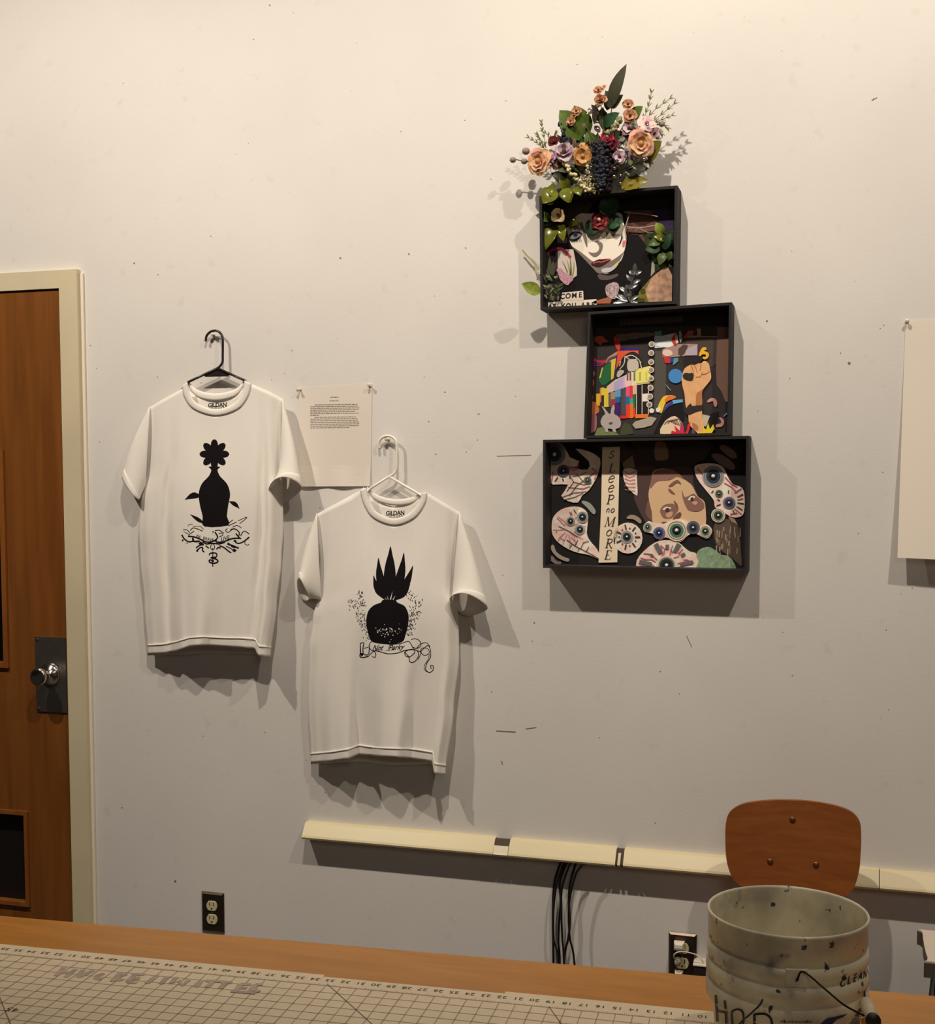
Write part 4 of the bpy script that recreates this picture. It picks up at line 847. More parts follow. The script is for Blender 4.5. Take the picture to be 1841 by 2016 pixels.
# ---- bottom box: upside-down portrait and button eyes
b3 = shadow_box('bottom black shadow box with upside-down portrait and SLeeP no MoRE strip', [(1069, 866), (1475, 858), (1471, 1128), (1069, 1118)])
CD = at(1040, 840, 3.682); CL = at(1070, 860, 7.467); CM = at(1220, 860, 7.081); G_ = 0.0108
def k3(rgb): return K('art3_%d_%d_%d' % rgb, rgb, 1.9)
def p3(pts, d, rgb, name='paper_piece', sm=0, par=None, **kw): return piece(name, pts, G_ + d, k3(rgb), par or b3, sm, **kw)
EYEP = K('art3_bloodshot', (204, 190, 168), 1.9, var=0.2, scale=60, dark=(190, 152, 144)); VEIN = k3((150, 74, 92)); BLKV = k3((58, 46, 46))
# portrait (hair, neck and face hang head-down)
p3(CM((190, 60), (1230, 60), (1240, 200), (1180, 310), (1050, 370), (1000, 420), (300, 470), (190, 400)), 0.0002, (46, 38, 36), 'shirt', 3); p3(CM((500, 80), (640, 90), (680, 300), (560, 330), (490, 300)), 0.0006, (112, 92, 74), 'collar', 2)
p3(CM((230, 430), (500, 430), (420, 800), (520, 1240), (370, 1200), (230, 940), (200, 800), (230, 600)), 0.0008, (64, 50, 48), 'hair', 3); p3(CM((700, 440), (1000, 430), (1030, 650), (1100, 850), (1020, 760), (850, 560)), 0.0008, (58, 46, 44), 'hair', 3)
p3(CM((360, 1050), (400, 880), (440, 960), (520, 1200), (420, 1150)), 0.0012, (92, 70, 62), 'ear', 3)
f3 = p3(CM((470, 480), (600, 440), (720, 460), (850, 560), (940, 620), (1010, 680), (1090, 830), (1160, 880), (1195, 960), (1200, 1240), (1100, 1290), (520, 1240), (450, 1050), (405, 850), (410, 740), (440, 600)), 0.0014, (174, 146, 116), 'face', 3, label='upside-down painted face')
FS = G_ + 0.0022
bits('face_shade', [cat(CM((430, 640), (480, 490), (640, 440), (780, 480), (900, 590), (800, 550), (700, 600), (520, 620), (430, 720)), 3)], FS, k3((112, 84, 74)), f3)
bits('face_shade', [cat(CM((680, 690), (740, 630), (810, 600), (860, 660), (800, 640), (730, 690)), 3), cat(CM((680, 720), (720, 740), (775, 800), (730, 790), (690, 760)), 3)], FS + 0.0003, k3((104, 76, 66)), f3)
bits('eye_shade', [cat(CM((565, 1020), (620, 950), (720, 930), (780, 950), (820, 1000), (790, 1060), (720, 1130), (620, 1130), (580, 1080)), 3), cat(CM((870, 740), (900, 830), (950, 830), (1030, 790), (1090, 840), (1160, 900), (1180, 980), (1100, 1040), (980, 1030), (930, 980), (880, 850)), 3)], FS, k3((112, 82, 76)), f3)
bits('eye_white', [cat(CM((600, 1010), (650, 975), (720, 990), (690, 1010), (620, 1020)), 3), cat(CM((950, 880), (990, 830), (1045, 830), (1040, 860), (980, 880)), 3)], FS + 0.0005, k3((206, 184, 166)), f3)
bits('pupil', [cat(CM((640, 1000), (690, 995), (685, 1040), (645, 1040)), 3), cat(CM((990, 850), (1030, 845), (1025, 885), (995, 885)), 3)], FS + 0.0008, k3((62, 42, 38)), f3)
bits('eye_bag', [cat(CM((640, 1085), (690, 1050), (740, 1045), (730, 1100), (680, 1130)), 3), cat(CM((1010, 915), (1060, 895), (1090, 920), (1050, 950)), 3)], FS + 0.0004, k3((164, 130, 108)), f3)
bits('brow', [cat(CM((740, 1140), (830, 1050), (860, 1080), (820, 1140)), 3), cat(CM((580, 1190), (660, 1185), (620, 1215)), 2), cat(CM((750, 885), (800, 930), (815, 1000), (790, 960)), 2)], FS + 0.0006, k3((92, 62, 56)), f3)
def veins(parent, o, pts, d, mat, w=1.1):
    fl = Flat()
    for p in pts:
        p = [q for q in p if q[1] < 1119]
        if len(p) > 1: fl.line(p, w)
    fl.build('vein_print', wall_at(d), mat, parent)
def rnd_veins(c, rx, ry, n, seed, inner=0.35):
    r_ = random.Random(seed); out = []
    for i in range(n):
        a = 2 * math.pi * i / n + r_.uniform(-.2, .2); k0 = inner; pts = []
        for s in range(4): q = k0 + (0.95 - k0) * s / 3; aa = a + r_.uniform(-.12, .12); pts.append((c[0] + rx * q * math.cos(aa), c[1] + ry * q * math.sin(aa)))
        out.append(pts)
        p = pts[2]; out.append([p, (p[0] + r_.uniform(-8, 8), p[1] + r_.uniform(-8, 8))])
    return out
def button(parent, c, r, iris=(34, 48, 62), ring=(150, 150, 142), d=0.004):
    dk = lambda rr, n: Flat().poly([(c[0] + rr * math.cos(2 * math.pi * i / n), min(c[1] + rr * math.sin(2 * math.pi * i / n), 1120.0 + (c[0] - 1069) * 0.012)) for i in range(n)])
    o = dk(r, 24).build('button_eye', wall_at(G_ + d), k3(ring), parent, thick=0.0012)
    (Flat().ring(c, r * 0.78, r * 0.86) if c[1] + r < 1120 else dk(r * 0.82, 24)).build('ring_print', wall_at(G_ + d + 0.0004), k3((92, 92, 94)), o) if o.parent.type == 'EMPTY' else None
    tgt = o if o.parent.type == 'EMPTY' else parent
    dk(r * 0.66, 20).build('iris', wall_at(G_ + d + 0.0008), k3(iris), tgt); dk(r * 0.42, 16).build('pupil', wall_at(G_ + d + 0.0012), INK, tgt)
    mb = MB(); mb.ball(wp(*c, G_ + d + 0.0022), max(0.0012, r * 0.18 / 770), 8, 5); mb.build('glint_bead', k3((176, 176, 172)), tgt, True)
    return o
def slab3(name, pts, d, sm=3, mat=None, label=None): return piece(name, pts, G_ + d, mat or EYEP, b3, sm, 0.0012, label)
e = slab3('bloodshot_piece', CD((150, 110), (250, 130), (300, 220), (370, 250), (350, 300), (430, 310), (440, 250), (340, 160), (440, 180), (520, 230), (515, 310), (490, 380), (440, 460), (390, 500), (360, 550), (290, 540), (240, 500), (290, 420), (180, 420), (160, 380), (165, 310), (150, 280)), 0.002, 2, label='bloodshot eyeball piece in the upper left corner')
veins(e, 0, [CD((300, 500), (350, 430), (430, 370), (490, 330)), CD((280, 470), (330, 400), (300, 350)), CD((250, 510), (330, 480), (420, 470)), CD((260, 530), (340, 510), (400, 480)), CD((330, 400), (400, 420), (460, 410)), CD((320, 360), (380, 350), (420, 330)), CD((350, 340), (400, 400)), CD((290, 440), (400, 450), (450, 430))], G_ + 0.0035, BLKV, 1.3)
veins(e, 0, [CD((180, 330), (170, 400)), CD((300, 310), (370, 280)), CD((320, 320), (370, 300)), CD((460, 300), (500, 330), (480, 380)), CD((290, 290), (350, 300))], G_ + 0.0035, VEIN, 2.2)
fl = Flat(); 
for a in ([(195, 395), (215, 365)], [(250, 375), (255, 395)], [(300, 360), (305, 375)]): fl.line(CD(*a), 2.5)
fl.build('dash_print', wall_at(G_ + 0.0036), BLKV, e)
button(b3, CD((190, 200))[0], 22, ring=(110, 108, 102)); button(b3, CD((255, 320))[0], 12, (52, 48, 76), (72, 66, 90)); button(b3, CD((430, 388))[0], 7.5, (52, 70, 68), (84, 100, 94))
e = slab3('bloodshot_piece', CD((170, 740), (180, 660), (240, 600), (330, 578), (400, 595), (435, 650), (425, 770), (450, 830), (500, 890), (520, 960), (440, 930), (330, 905), (230, 850), (180, 790)), 0.002, 3, label='paisley shaped bloodshot eyeball piece at lower left')
veins(e, 0, rnd_veins(CD((300, 740))[0], 34, 36, 12, 1, 0.3), G_ + 0.0035, VEIN, 1.0); veins(e, 0, [CD((280, 820), (350, 870), (430, 910), (510, 955)), CD((340, 860), (360, 820)), CD((380, 885), (400, 840)), CD((420, 905), (440, 870)), CD((320, 850), (300, 880)), CD((370, 880), (360, 905)), CD((220, 720), (300, 760), (360, 800)), CD((400, 840), (440, 830)), CD((330, 600), (350, 630)), CD((300, 620), (320, 640))], G_ + 0.0036, BLKV, 1.4)
for c, r in (((393, 655), 11.5), ((307, 685), 9), ((375, 745), 10)): button(b3, CD(c)[0], r)
e = slab3('eyeball_disc', [(CD((722, 808))[0][0] + 29 * math.cos(t * .3142), CD((722, 808))[0][1] + 30.5 * math.sin(t * .3142)) for t in range(20)], 0.003, 1, label='round eyeball disc with dashes beside the lettered strip')
fl = Flat(); c = CD((722, 800))[0]
for i in range(14):
    a = 2 * math.pi * i / 14; k0, k1 = (0.52, 0.9) if i % 2 == 0 else (0.58, 0.68); fl.line([(c[0] + 27 * k0 * math.cos(a), c[1] + 28 * k0 * math.sin(a)), (c[0] + 27 * k1 * math.cos(a), c[1] + 28 * k1 * math.sin(a))], 2.8)
fl.build('dash_print', wall_at(G_ + 0.0046), BLKV, e); button(b3, CD((715, 798))[0], 12.5, d=0.0046)
e = slab3('bloodshot_piece', CM((60, 450), (230, 460), (240, 560), (250, 780), (230, 815), (120, 720), (60, 600)), 0.002, 3, label='narrow pink fin piece right of the strip')
veins(e, 0, [CM((70, 480 + 50 * i), (140, 520 + 45 * i), (220, 480 + 55 * i)) for i in range(6)], G_ + 0.0035, VEIN, 1.2); p3(CM((40, 370), (180, 250), (220, 440), (60, 450)), 0.0012, (110, 92, 74))
e = slab3('bloodshot_piece', CM((1040, 430), (1120, 380), (1300, 370), (1440, 420), (1500, 540), (1580, 660), (1690, 700), (1740, 800), (1735, 1050), (1660, 1120), (1540, 1110), (1400, 1010), (1330, 980), (1310, 880), (1200, 740), (1080, 580)), 0.002, 3, label='large bloodshot eyeball piece at upper right')
veins(e, 0, [CM((1640, 840), (1720, 800)), CM((1640, 920), (1730, 930)), CM((1630, 970), (1710, 1020)), CM((1580, 1020), (1600, 1070)), CM((1350, 960), (1410, 940)), CM((1360, 870), (1400, 890)), CM((1520, 740), (1520, 790)), CM((1280, 780), (1310, 750))], G_ + 0.0036, BLKV, 2.2)
veins(e, 0, [CM((1470, 560), (1560, 660), (1640, 700)), CM((1460, 640), (1560, 700), (1640, 780)), CM((1600, 780), (1700, 720)), CM((1640, 880), (1720, 860)), CM((1080, 440), (1160, 520)), CM((1540, 1080), (1640, 1060)), CM((1600, 1000), (1700, 1080))], G_ + 0.0035, VEIN, 2.0)
button(b3, CM((1305, 550))[0], 21, ring=(120, 118, 122)); button(b3, CM((1385, 790))[0], 7.5, (60, 74, 62), (80, 92, 82)); button(b3, CM((1525, 918))[0], 12, (40, 44, 76), (96, 88, 110)); button(b3, CM((1375, 1095))[0], 14, (48, 74, 66), (176, 170, 152))
e = slab3('bloodshot_piece', CM((330, 1250), (400, 1175), (500, 1210), (620, 1210), (780, 1150), (900, 1160), (1000, 1210), (1100, 1260), (1210, 1220), (1290, 1300), (1250, 1400), (1180, 1410), (1060, 1350), (960, 1370), (860, 1460), (760, 1450), (640, 1400), (560, 1440), (460, 1350), (350, 1320)), 0.0034, 3, label='string of button eyes across the forehead')
for c, r, i, rg in (((390, 1255), 8.5, (62, 98, 88), (150, 152, 142)), ((550, 1340), 12, (36, 52, 98), (86, 90, 120)), ((795, 1305), 21, (60, 98, 82), (186, 172, 152)), ((1025, 1265), 13, (46, 52, 70), (70, 76, 92)), ((1195, 1315), 11.5, (58, 88, 72), (176, 166, 150))): button(b3, CM(c)[0], r, i, rg, 0.005)
e = slab3('bloodshot_piece', CM((230, 1850), (240, 1720), (330, 1600), (480, 1480), (620, 1440), (800, 1460), (900, 1540), (980, 1600), (1060, 1620), (1100, 1720), (1090, 1870), (230, 1865)), 0.0026, 2, label='half round eyeball piece with slate bars at the bottom')
veins(e, 0, rnd_veins(CM((650, 1800))[0], 58, 44, 16, 5, 0.4), G_ + 0.0042, VEIN, 1.8)
for pts in ([(475, 1510), (530, 1475), (600, 1610), (545, 1640)], [(640, 1505), (688, 1500), (685, 1565), (640, 1565)], [(800, 1480), (860, 1510), (790, 1620), (740, 1600)], [(415, 1640), (450, 1625), (475, 1655), (440, 1680)], [(845, 1640), (900, 1610), (920, 1645), (870, 1680)], [(280, 1710), (450, 1750), (440, 1800), (270, 1765)], [(845, 1760), (1015, 1720), (1025, 1770), (840, 1805)]):
    piece('slate_bar', CM(*pts), G_ + 0.0048, k3((84, 84, 84)), e)
button(b3, CM((655, 1790))[0], 19.5, (30, 40, 36), (176, 166, 144), 0.0046)
slab3('green_felt', CM((1070, 1640), (1130, 1560), (1250, 1535), (1330, 1580), (1420, 1645), (1510, 1660), (1580, 1730), (1590, 1870), (1090, 1870), (1100, 1740)), 0.0034, 3, K('art3_green', (112, 132, 108), 1.9, var=0.3, scale=120), 'sage green felt blob in the lower right corner')
p3(CM((1330, 1180), (1530, 1150), (1650, 1230), (1700, 1700), (1690, 1800), (1560, 1680), (1380, 1560), (1320, 1400)), 0.0008, (74, 62, 54), 'bark_picture', 2)
fl = Flat(); r_ = random.Random(9)
for i in range(26): x, y = r_.uniform(1340, 1680), r_.uniform(1220, 1600); fl.line(CM((x, y), (x + r_.uniform(-8, 8), y + r_.uniform(50, 130))), r_.uniform(1.2, 3))
fl.build('bark_print', wall_at(G_ + 0.0016), k3((128, 114, 100)), b3)
p3(CM((1515, 1115), (1600, 1140), (1645, 1225), (1560, 1180)), 0.0018, (140, 118, 104))
for pts, c in (([(1395, 130), (1460, 110), (1590, 190), (1635, 280), (1560, 300), (1420, 190)], (96, 78, 70)), ([(1280, 250), (1400, 240), (1560, 340), (1610, 430), (1540, 460), (1370, 360)], (96, 78, 72))): p3(CM(*pts), 0.002, c, 'resin_drop', 3)
for pts, c in (([(560, 960), (600, 940), (690, 980), (760, 1070), (765, 1120), (730, 1135), (640, 1040)], (118, 126, 118)), ([(1225, 1180), (1290, 1145), (1380, 1170), (1440, 1230), (1420, 1275), (1330, 1215), (1240, 1205)], (128, 116, 98)), ([(110, 1610), (150, 1590), (190, 1690), (290, 1760), (375, 1790), (360, 1835), (230, 1790), (130, 1690)], (140, 128, 120)), ([(95, 1770), (130, 1750), (190, 1820), (260, 1840), (240, 1880), (160, 1860), (100, 1810)], (110, 98, 94))): p3(CL(*pts), 0.0022, c, 'glitter_piece', 3)
p3(CL((850, 80), (1120, 80), (1270, 180), (1240, 320), (1130, 380), (1110, 150), (880, 150), (820, 200)), 0.0012, (52, 45, 42), 'dark_disc', 2)
strip = p3(CL((865, 150), (1125, 145), (1110, 700), (1085, 1845), (810, 1850), (850, 1000)), 0.003, (196, 174, 154), 'word_strip', label='pale vertical strip lettered SLeeP no MoRE')
def glyph(fl, strokes, o, sx_, sy_, sh=0.24):
    for pts, wd in strokes:
        q = [(o[0] + (x + sh * y) * sx_, o[1] - y * sy_) for x, y in pts]; fl.line(q, wd, 4 if len(pts) > 2 else 0)
TH, TN = 2.3, 0.9
SER = {'S': [([(.62, .8), (.55, .97), (.3, 1), (.12, .82), (.2, .62), (.5, .45), (.6, .22), (.4, .0), (.12, .02), (.03, .2)], 1.5)],
 'L': [([(.18, 0), (.18, 1)], TH), ([(.02, 0), (.62, 0), (.68, .25)], TN), ([(.05, 1), (.34, 1)], TN)],
 'e': [([(.06, .32), (.5, .42), (.5, .58), (.3, .66), (.1, .5), (.05, .2), (.2, .0), (.42, .06), (.52, .16)], 1.4)],
 'P': [([(.2, 0), (.2, 1)], TH), ([(.02, 0), (.4, 0)], TN), ([(.05, 1), (.4, 1), (.66, .92), (.7, .72), (.52, .52), (.22, .48)], 1.4)],
 'M': [([(.12, 0), (.22, 1)], TN), ([(.22, 1), (.5, .02)], TH), ([(.5, .02), (.95, 1)], TN), ([(.92, 0), (.95, 1)], TH), ([(.0, 0), (.25, 0)], TN), ([(.76, 0), (1.06, 0)], TN), ([(.1, 1), (.26, 1)], TN), ([(.93, 1), (1.08, 1)], TN)],
 'o': [([(.3, .62), (.08, .45), (.06, .15), (.25, 0), (.48, .15), (.5, .46), (.3, .62)], 1.5)],
 'R': [([(.2, 0), (.2, 1)], TH), ([(.02, 0), (.38, 0)], TN), ([(.05, 1), (.4, 1), (.64, .92), (.66, .74), (.5, .55), (.22, .5)], 1.4), ([(.36, .5), (.72, .0), (.82, .02)], 1.8)],
 'E': [([(.18, 0), (.18, 1)], TH), ([(.02, 0), (.62, 0), (.68, .22)], TN), ([(.05, 1), (.6, 1), (.62, .82)], TN), ([(.2, .5), (.46, .5)], TN)],
 'n': [([(.1, 0), (.14, .6)], 1.3), ([(.12, .4), (.32, .62), (.46, .5), (.44, .05), (.54, .04)], 1.2)]}
fl = Flat()
for chh, x, y, h in (('S', 960, 310, 100), ('L', 955, 520, 125), ('e', 945, 670, 150), ('e', 940, 810, 150), ('P', 920, 985, 130), ('n', 915, 1110, 95), ('o', 985, 1110, 95), ('M', 890, 1315, 135), ('o', 915, 1455, 145), ('R', 900, 1630, 130), ('E', 890, 1800, 130)):
    o_ = CL((x, y))[0]; glyph(fl, SER[chh], o_, h / 7.467, h / 7.467)
fl.build('lettering', wall_at(G_ + 0.0040), k3((48, 36, 32)), strip)

# ------------------------------------------------------------------ T-shirts on hangers
SHIRT = M('white_cotton', (238, 233, 226), 0.85, var=0.02, scale=200, bump=0.08, bscale=900, spec=0.15, sheen=0.2)
PRINT = M('black_screen_print', (18, 13, 16), 0.75, spec=0.15)
class Shirt:
    """front and back panels; outline tables in photo pixels, depth tables in metres from the wall"""
    def __init__(s, xl, xr_, top, hem, dtop, dmid, dhem, backhem, backtop):
        s.xl, s.xr, s.top, s.hem, s.dt, s.dm, s.dh, s.bh, s.bt = xl, xr_, top, hem, dtop, dmid, dhem, backhem, backtop
    def xy(s, u, v, hem=None, top=None):
        y0 = interp(top or s.top, u); y1 = interp(hem or s.hem, u)
        a, b = sinterp(s.xl, v), sinterp(s.xr, v)
        return a + (b - a) * u, y0 + (y1 - y0) * v
    def depth(s, u, v):
        a, b, c = sinterp(s.dt, u), sinterp(s.dm, u), sinterp(s.dh, u)
        e = min(1.0, 6 * min(u, 1 - u)) * (0.0026 * v * math.sin(u * 27 + v * 5 + s.dh[2][1] * 90) + 0.0016 * math.sin(u * 15 - v * 8) * v)
        a += e; b += e; c += e
        if v < 0.5: t = v / 0.5; t = t * t * (3 - 2 * t); return a + (b - a) * t
        t = (v - 0.5) / 0.5; t = t ** 1.2; return b + (c - b) * t
    def uv(s, x, y):
        v = 0.5
        for _ in range(14):
            a, b = sinterp(s.xl, v), sinterp(s.xr, v); u = min(1, max(0, (x - a) / (b - a)))
            y0, y1 = interp(s.top, u), interp(s.hem, u); v = min(1, max(0, (y - y0) / (y1 - y0)))
        return u, v
    def surf(s, off=0.0007):
        def f(x, y):
            u, v = s.uv(x, y); return wp(x, y, s.depth(u, v) + off)
        return f
    def panel(s, nu=72, nv=60, u0=0, u1=1, v0=0, v1=1, off=0.0, back=False):
        P = []; Fc = []
        for j in range(nv + 1):
            v = v0 + (v1 - v0) * j / nv
            for i in range(nu + 1):
                u = u0 + (u1 - u0) * i / nu
                if back:
                    x, y = s.xy(u, v, s.bh, s.bt); e = min(1.0, min(u, 1 - u) * 8); d = s.depth(u, v) * (1 - e) + (0.006 + 0.012 * (1 - v) + 0.004 * math.sin(u * 9)) * e
                    if v > 0.9: d = min(d, 0.05)
                else: x, y = s.xy(u, v); d = s.depth(u, v) + off
                P.append(wp(x, y, max(0.004, d)))
        for j in range(nv):
            for i in range(nu): a = j * (nu + 1) + i; Fc.append((a, a + 1, a + nu + 2, a + nu + 1))
        return P, Fc
def sleeve(S, A, C1, C2, dS, dC, thS, thC, drop, wob=0.0, n=28, m=16, t0=0.0, t1=1.0, off=0.0, bow=0.0):
    """flattened tube from the armhole (S shoulder, A underarm) to the cuff (C1 outer, C2 inner); drop: how far the back of the cuff hangs below its front"""
    P = []; Fc = []
    for j in range(m + 1):
        t = t0 + (t1 - t0) * j / m
        for i in range(n):
            a = 2 * math.pi * i / n; c, s_ = math.cos(a), math.sin(a)
            o = (S[0] + (C1[0] - S[0]) * t + bow * math.sin(math.pi * t), S[1] + (C1[1] - S[1]) * t); q = (A[0] + (C2[0] - A[0]) * t, A[1] + (C2[1] - A[1]) * t)
            x = (o[0] + q[0]) / 2 + (o[0] - q[0]) / 2 * c; y = (o[1] + q[1]) / 2 + (o[1] - q[1]) / 2 * c
            th = thS + (thC - thS) * t; y += -s_ * drop * t * t * 0.5
            x += wob * math.sin(2 * a + 1) * t * t; y += wob * 0.6 * math.sin(3 * a) * t * t
            d = dS + (dC - dS) * t + th * s_ + off * (1 if s_ > -2 else 0)
            P.append(wp(x, y, max(0.004, d)))
    for j in range(m):
        for i in range(n): a = j * n + i; b = j * n + (i + 1) % n; Fc.append((a, b, b + n, a + n))
    return P, Fc
def solid(o, t=0.0011):
    md = o.modifiers.new('cloth_thickness', 'SOLIDIFY'); md.thickness = t; md.offset = 0
    return o
def band(parent, name, cin, cout, dfun, mat, nr=4, bulge=0.0018):
    """ribbed collar band between two open pixel curves of equal length"""
    P = []; Fc = []; n = len(cin)
    for k in range(nr + 1):
        t = k / nr
        for (a, b) in zip(cin, cout):
            x, y = a[0] + (b[0] - a[0]) * t, a[1] + (b[1] - a[1]) * t; P.append(wp(x, y, dfun(x, y) + bulge * math.sin(math.pi * t) + 0.0008))
    for k in range(nr):
        for i in range(n - 1): a = k * n + i; Fc.append((a, a + 1, a + n + 1, a + n))
    return solid(put(name, P, Fc, mat, parent, True), 0.0014)
def tee(label, sh, collar_f, collar_b, sleeves, tagline, tagpos):
    z = wp(*sh.xy(0.5, 1), 0.03); o = thing('t_shirt', label, 'shirt', (z.x, 0, z.z))
    v, f = sh.panel(); solid(put('front_panel', v, f, SHIRT, o, True))
    v, f = sh.panel(back=True); solid(put('back_panel', v, f, SHIRT, o, True))
    hv = 1 - 20.0 / 500
    v, f = sh.panel(72, 4, v0=hv, v1=1.0, off=0.0016); solid(put('hem', v, f, SHIRT, o, True), 0.0016)
    v, f = sh.panel(72, 1, v0=hv + 0.0005, v1=hv + 0.007, off=0.0030); solid(put('hem_stitching', v, f, SHIRT, o, True), 0.0016)
    for kw in sleeves:
        v, f = sleeve(**kw); s_ = solid(put('sleeve', v, f, SHIRT, o, True))
        k2 = dict(kw); k2.update(t0=0.875, t1=1.0, m=3); v, f = sleeve(**k2); c = Vector()
        cen = sum(v, Vector()) / len(v); v = [p + (p - cen) * 0.02 + Vector((0, (-0.0012 if p.y < cen.y else 0.0006), 0)) for p in v]
        solid(put('cuff', v, f, SHIRT, s_, True), 0.0014)
    dfun = lambda x, y: sh.depth(*sh.uv(x, y)) + 0.001
    band(o, 'collar', *collar_f, dfun, SHIRT); band(o, 'collar', *collar_b, lambda x, y: 0.017, SHIRT)
    fl = Flat(); fl.text(tagline, tagpos, (10.6, -0.4), (0.3, -11.5), 0, True, 0.93, 0.03); 
    for i in range(4): fl.circle((tagpos[0] - 10 + i * 6, tagpos[1] + 8), 1.1, 6)
    q = fl.build('neck_label', wall_at(0.0215), PRINT, o); q['label'] = 'black printed label inside the neck'
    return o
def hanger(label, mat, hook, apex, lft, rgt, endl, endr, d_h, d_b, r=0.0034, web=None):
    c = wp(*apex, d_b); o = thing('clothes_hanger', label, 'hanger', (c.x, 0, c.z - 0.1))
    n = len(hook); P = [wp(x, y, d_h + (d_b - d_h) * (i / (n - 1))) for i, (x, y) in enumerate(hook)]
    mb = MB(); mb.tube([Vector(p) for p in cat([tuple(p) for p in P], 5, False)], r, 10); mb.build('hook', mat, o, True)
    for pts in ([apex] + lft + [endl], [apex] + rgt + [endr]): mb = MB(); mb.tube([wp(*p, d_b) for p in pts], r, 10); mb.build('arm', mat, o, True)
    mb = MB(); mb.tube([wp(*endl, d_b), wp(endl[0] + 2, endl[1] + 22, d_b), wp(endl[0] + 14, endl[1] + 32, d_b), wp(endr[0] - 14, endr[1] + 36, d_b), wp(endr[0] - 2, endr[1] + 22, d_b), wp(*endr, d_b)], r, 10); mb.build('lower_bar', mat, o, True)
    if web: piece('web', web, d_b, mat, o, thick=0.002)
    return o
def pin(label, px, py, group='clear push pins on the wall', tilt=(0.05, -1, 0.1), mat=None):
    c = wp(px, py, 0.0); ax = Vector(tilt).normalized()
    mb = MB(); mb.lathe([(0.0045, 0.0006), (0.005, 0.002), (0.0026, 0.004), (0.0022, 0.011), (0.0046, 0.0135), (0.0048, 0.0155), (0.004, 0.0165), (0, 0.0165)], c, 14, ax)
    o = thing('push_pin', label, 'push pin', (c.x, 0, c.z), group); mb.build('pin_head', mat or M('clear_pin_plastic', (214, 202, 184), 0.12, spec=0.8), o, True)
    mb = MB(); mb.tube([c + ax * 0.002, c - Vector((0, -0.008, 0))], 0.0005, 6); mb.build('needle', STEEL, o)
    return o
def arc(a, b, c, n=16):
    """parabola-like curve through three points"""
    out = []
    for i in range(n + 1):
        t = i / n; out.append(((1 - t) * (1 - 2 * t) * a[0] + 4 * t * (1 - t) * b[0] + t * (2 * t - 1) * c[0], (1 - t) * (1 - 2 * t) * a[1] + 4 * t * (1 - t) * b[1] + t * (2 * t - 1) * c[1]))
    return out
def ucurve(pts, n=5): return cat(pts, n, False)

# ---- left shirt, black hanger
sh1 = Shirt([(0, 293), (.08, 290), (.25, 288), (.38, 277), (.5, 273), (.62, 276), (.8, 284), (1, 291)],
            [(0, 557), (.08, 554), (.3, 556), (.5, 558), (.62, 554), (.8, 545), (1, 533)],
            [(0, 803), (.1, 787), (.25, 765), (.29, 772), (.34, 793), (.40, 809), (.5, 818), (.60, 809), (.67, 790), (.735, 762), (.77, 756), (.9, 771), (1, 785)],
            [(0, 1288), (.12, 1287), (.24, 1282), (.34, 1273), (.45, 1270), (.86, 1277), (.875, 1279), (.895, 1291), (1, 1293)],
            [(0, .028), (.1, .038), (.3, .042), (.5, .042), (.7, .042), (.9, .038), (1, .028)],
            [(0, .024), (.07, .042), (.15, .050), (.18, .043), (.25, .056), (.36, .062), (.5, .066), (.64, .062), (.8, .058), (.865, .042), (.90, .060), (1, .026)],
            [(0, .022), (.06, .034), (.14, .040), (.18, .032), (.30, .072), (.40, .084), (.52, .060), (.66, .050), (.78, .064), (.86, .050), (.88, .052), (.90, .088), (.95, .080), (1, .040)],
            [(0, 1290), (.3, 1290), (.4, 1287), (.6, 1287), (.85, 1288), (1, 1291)],
            [(0, 803), (.27, 762), (.34, 778), (.5, 785), (.66, 777), (.73, 757), (1, 785)])
cf = ucurve([(369, 752), (374, 775), (390, 795), (425, 806), (458, 796), (476, 775), (482, 749)]), ucurve([(359, 760), (363, 782), (382, 806), (425, 819), (468, 806), (488, 781), (495, 756)])
cb = ucurve([(372, 752), (390, 768), (425, 775), (462, 767), (480, 750)]), ucurve([(370, 758), (388, 781), (425, 789), (463, 780), (482, 757)])
SL1 = [dict(S=(295, 800), A=(287, 955), C1=(240, 941), C2=(274, 981), dS=.030, dC=.036, thS=.012, thC=.024, drop=-14, wob=1.0, bow=-6),
       dict(S=(556, 784), A=(551, 945), C1=(590, 962), C2=(527, 968), dS=.032, dC=.046, thS=.014, thC=.034, drop=46, wob=4.0, bow=5)]
t1 = tee('left white T-shirt with a black print and ribbon banner, on the black hanger', sh1, cf, cb, SL1, 'GILDAN', (428, 801))
hanger('black plastic hanger holding the left T-shirt', M('black_hanger_plastic', (40, 34, 33), 0.3), [(405, 672), (407, 661), (415, 653), (426, 651), (435, 657), (438.5, 668), (438.5, 700), (438, 713), (433, 721), (428, 725)], (428, 725), [(371, 752), (352, 774)], [(482, 749), (502, 771)], (313, 808), (540, 798), .012, .024, .0034, [(400, 738), (428, 726), (452, 736), (449, 741), (404, 742)])
pin('clear push pin inside the black hanger hook', 421, 660, tilt=(0.2, -1, 0.1))
sf1 = sh1.surf()
CR = at(345, 1010, 11.506); CE = at(220, 630, 4.0325)
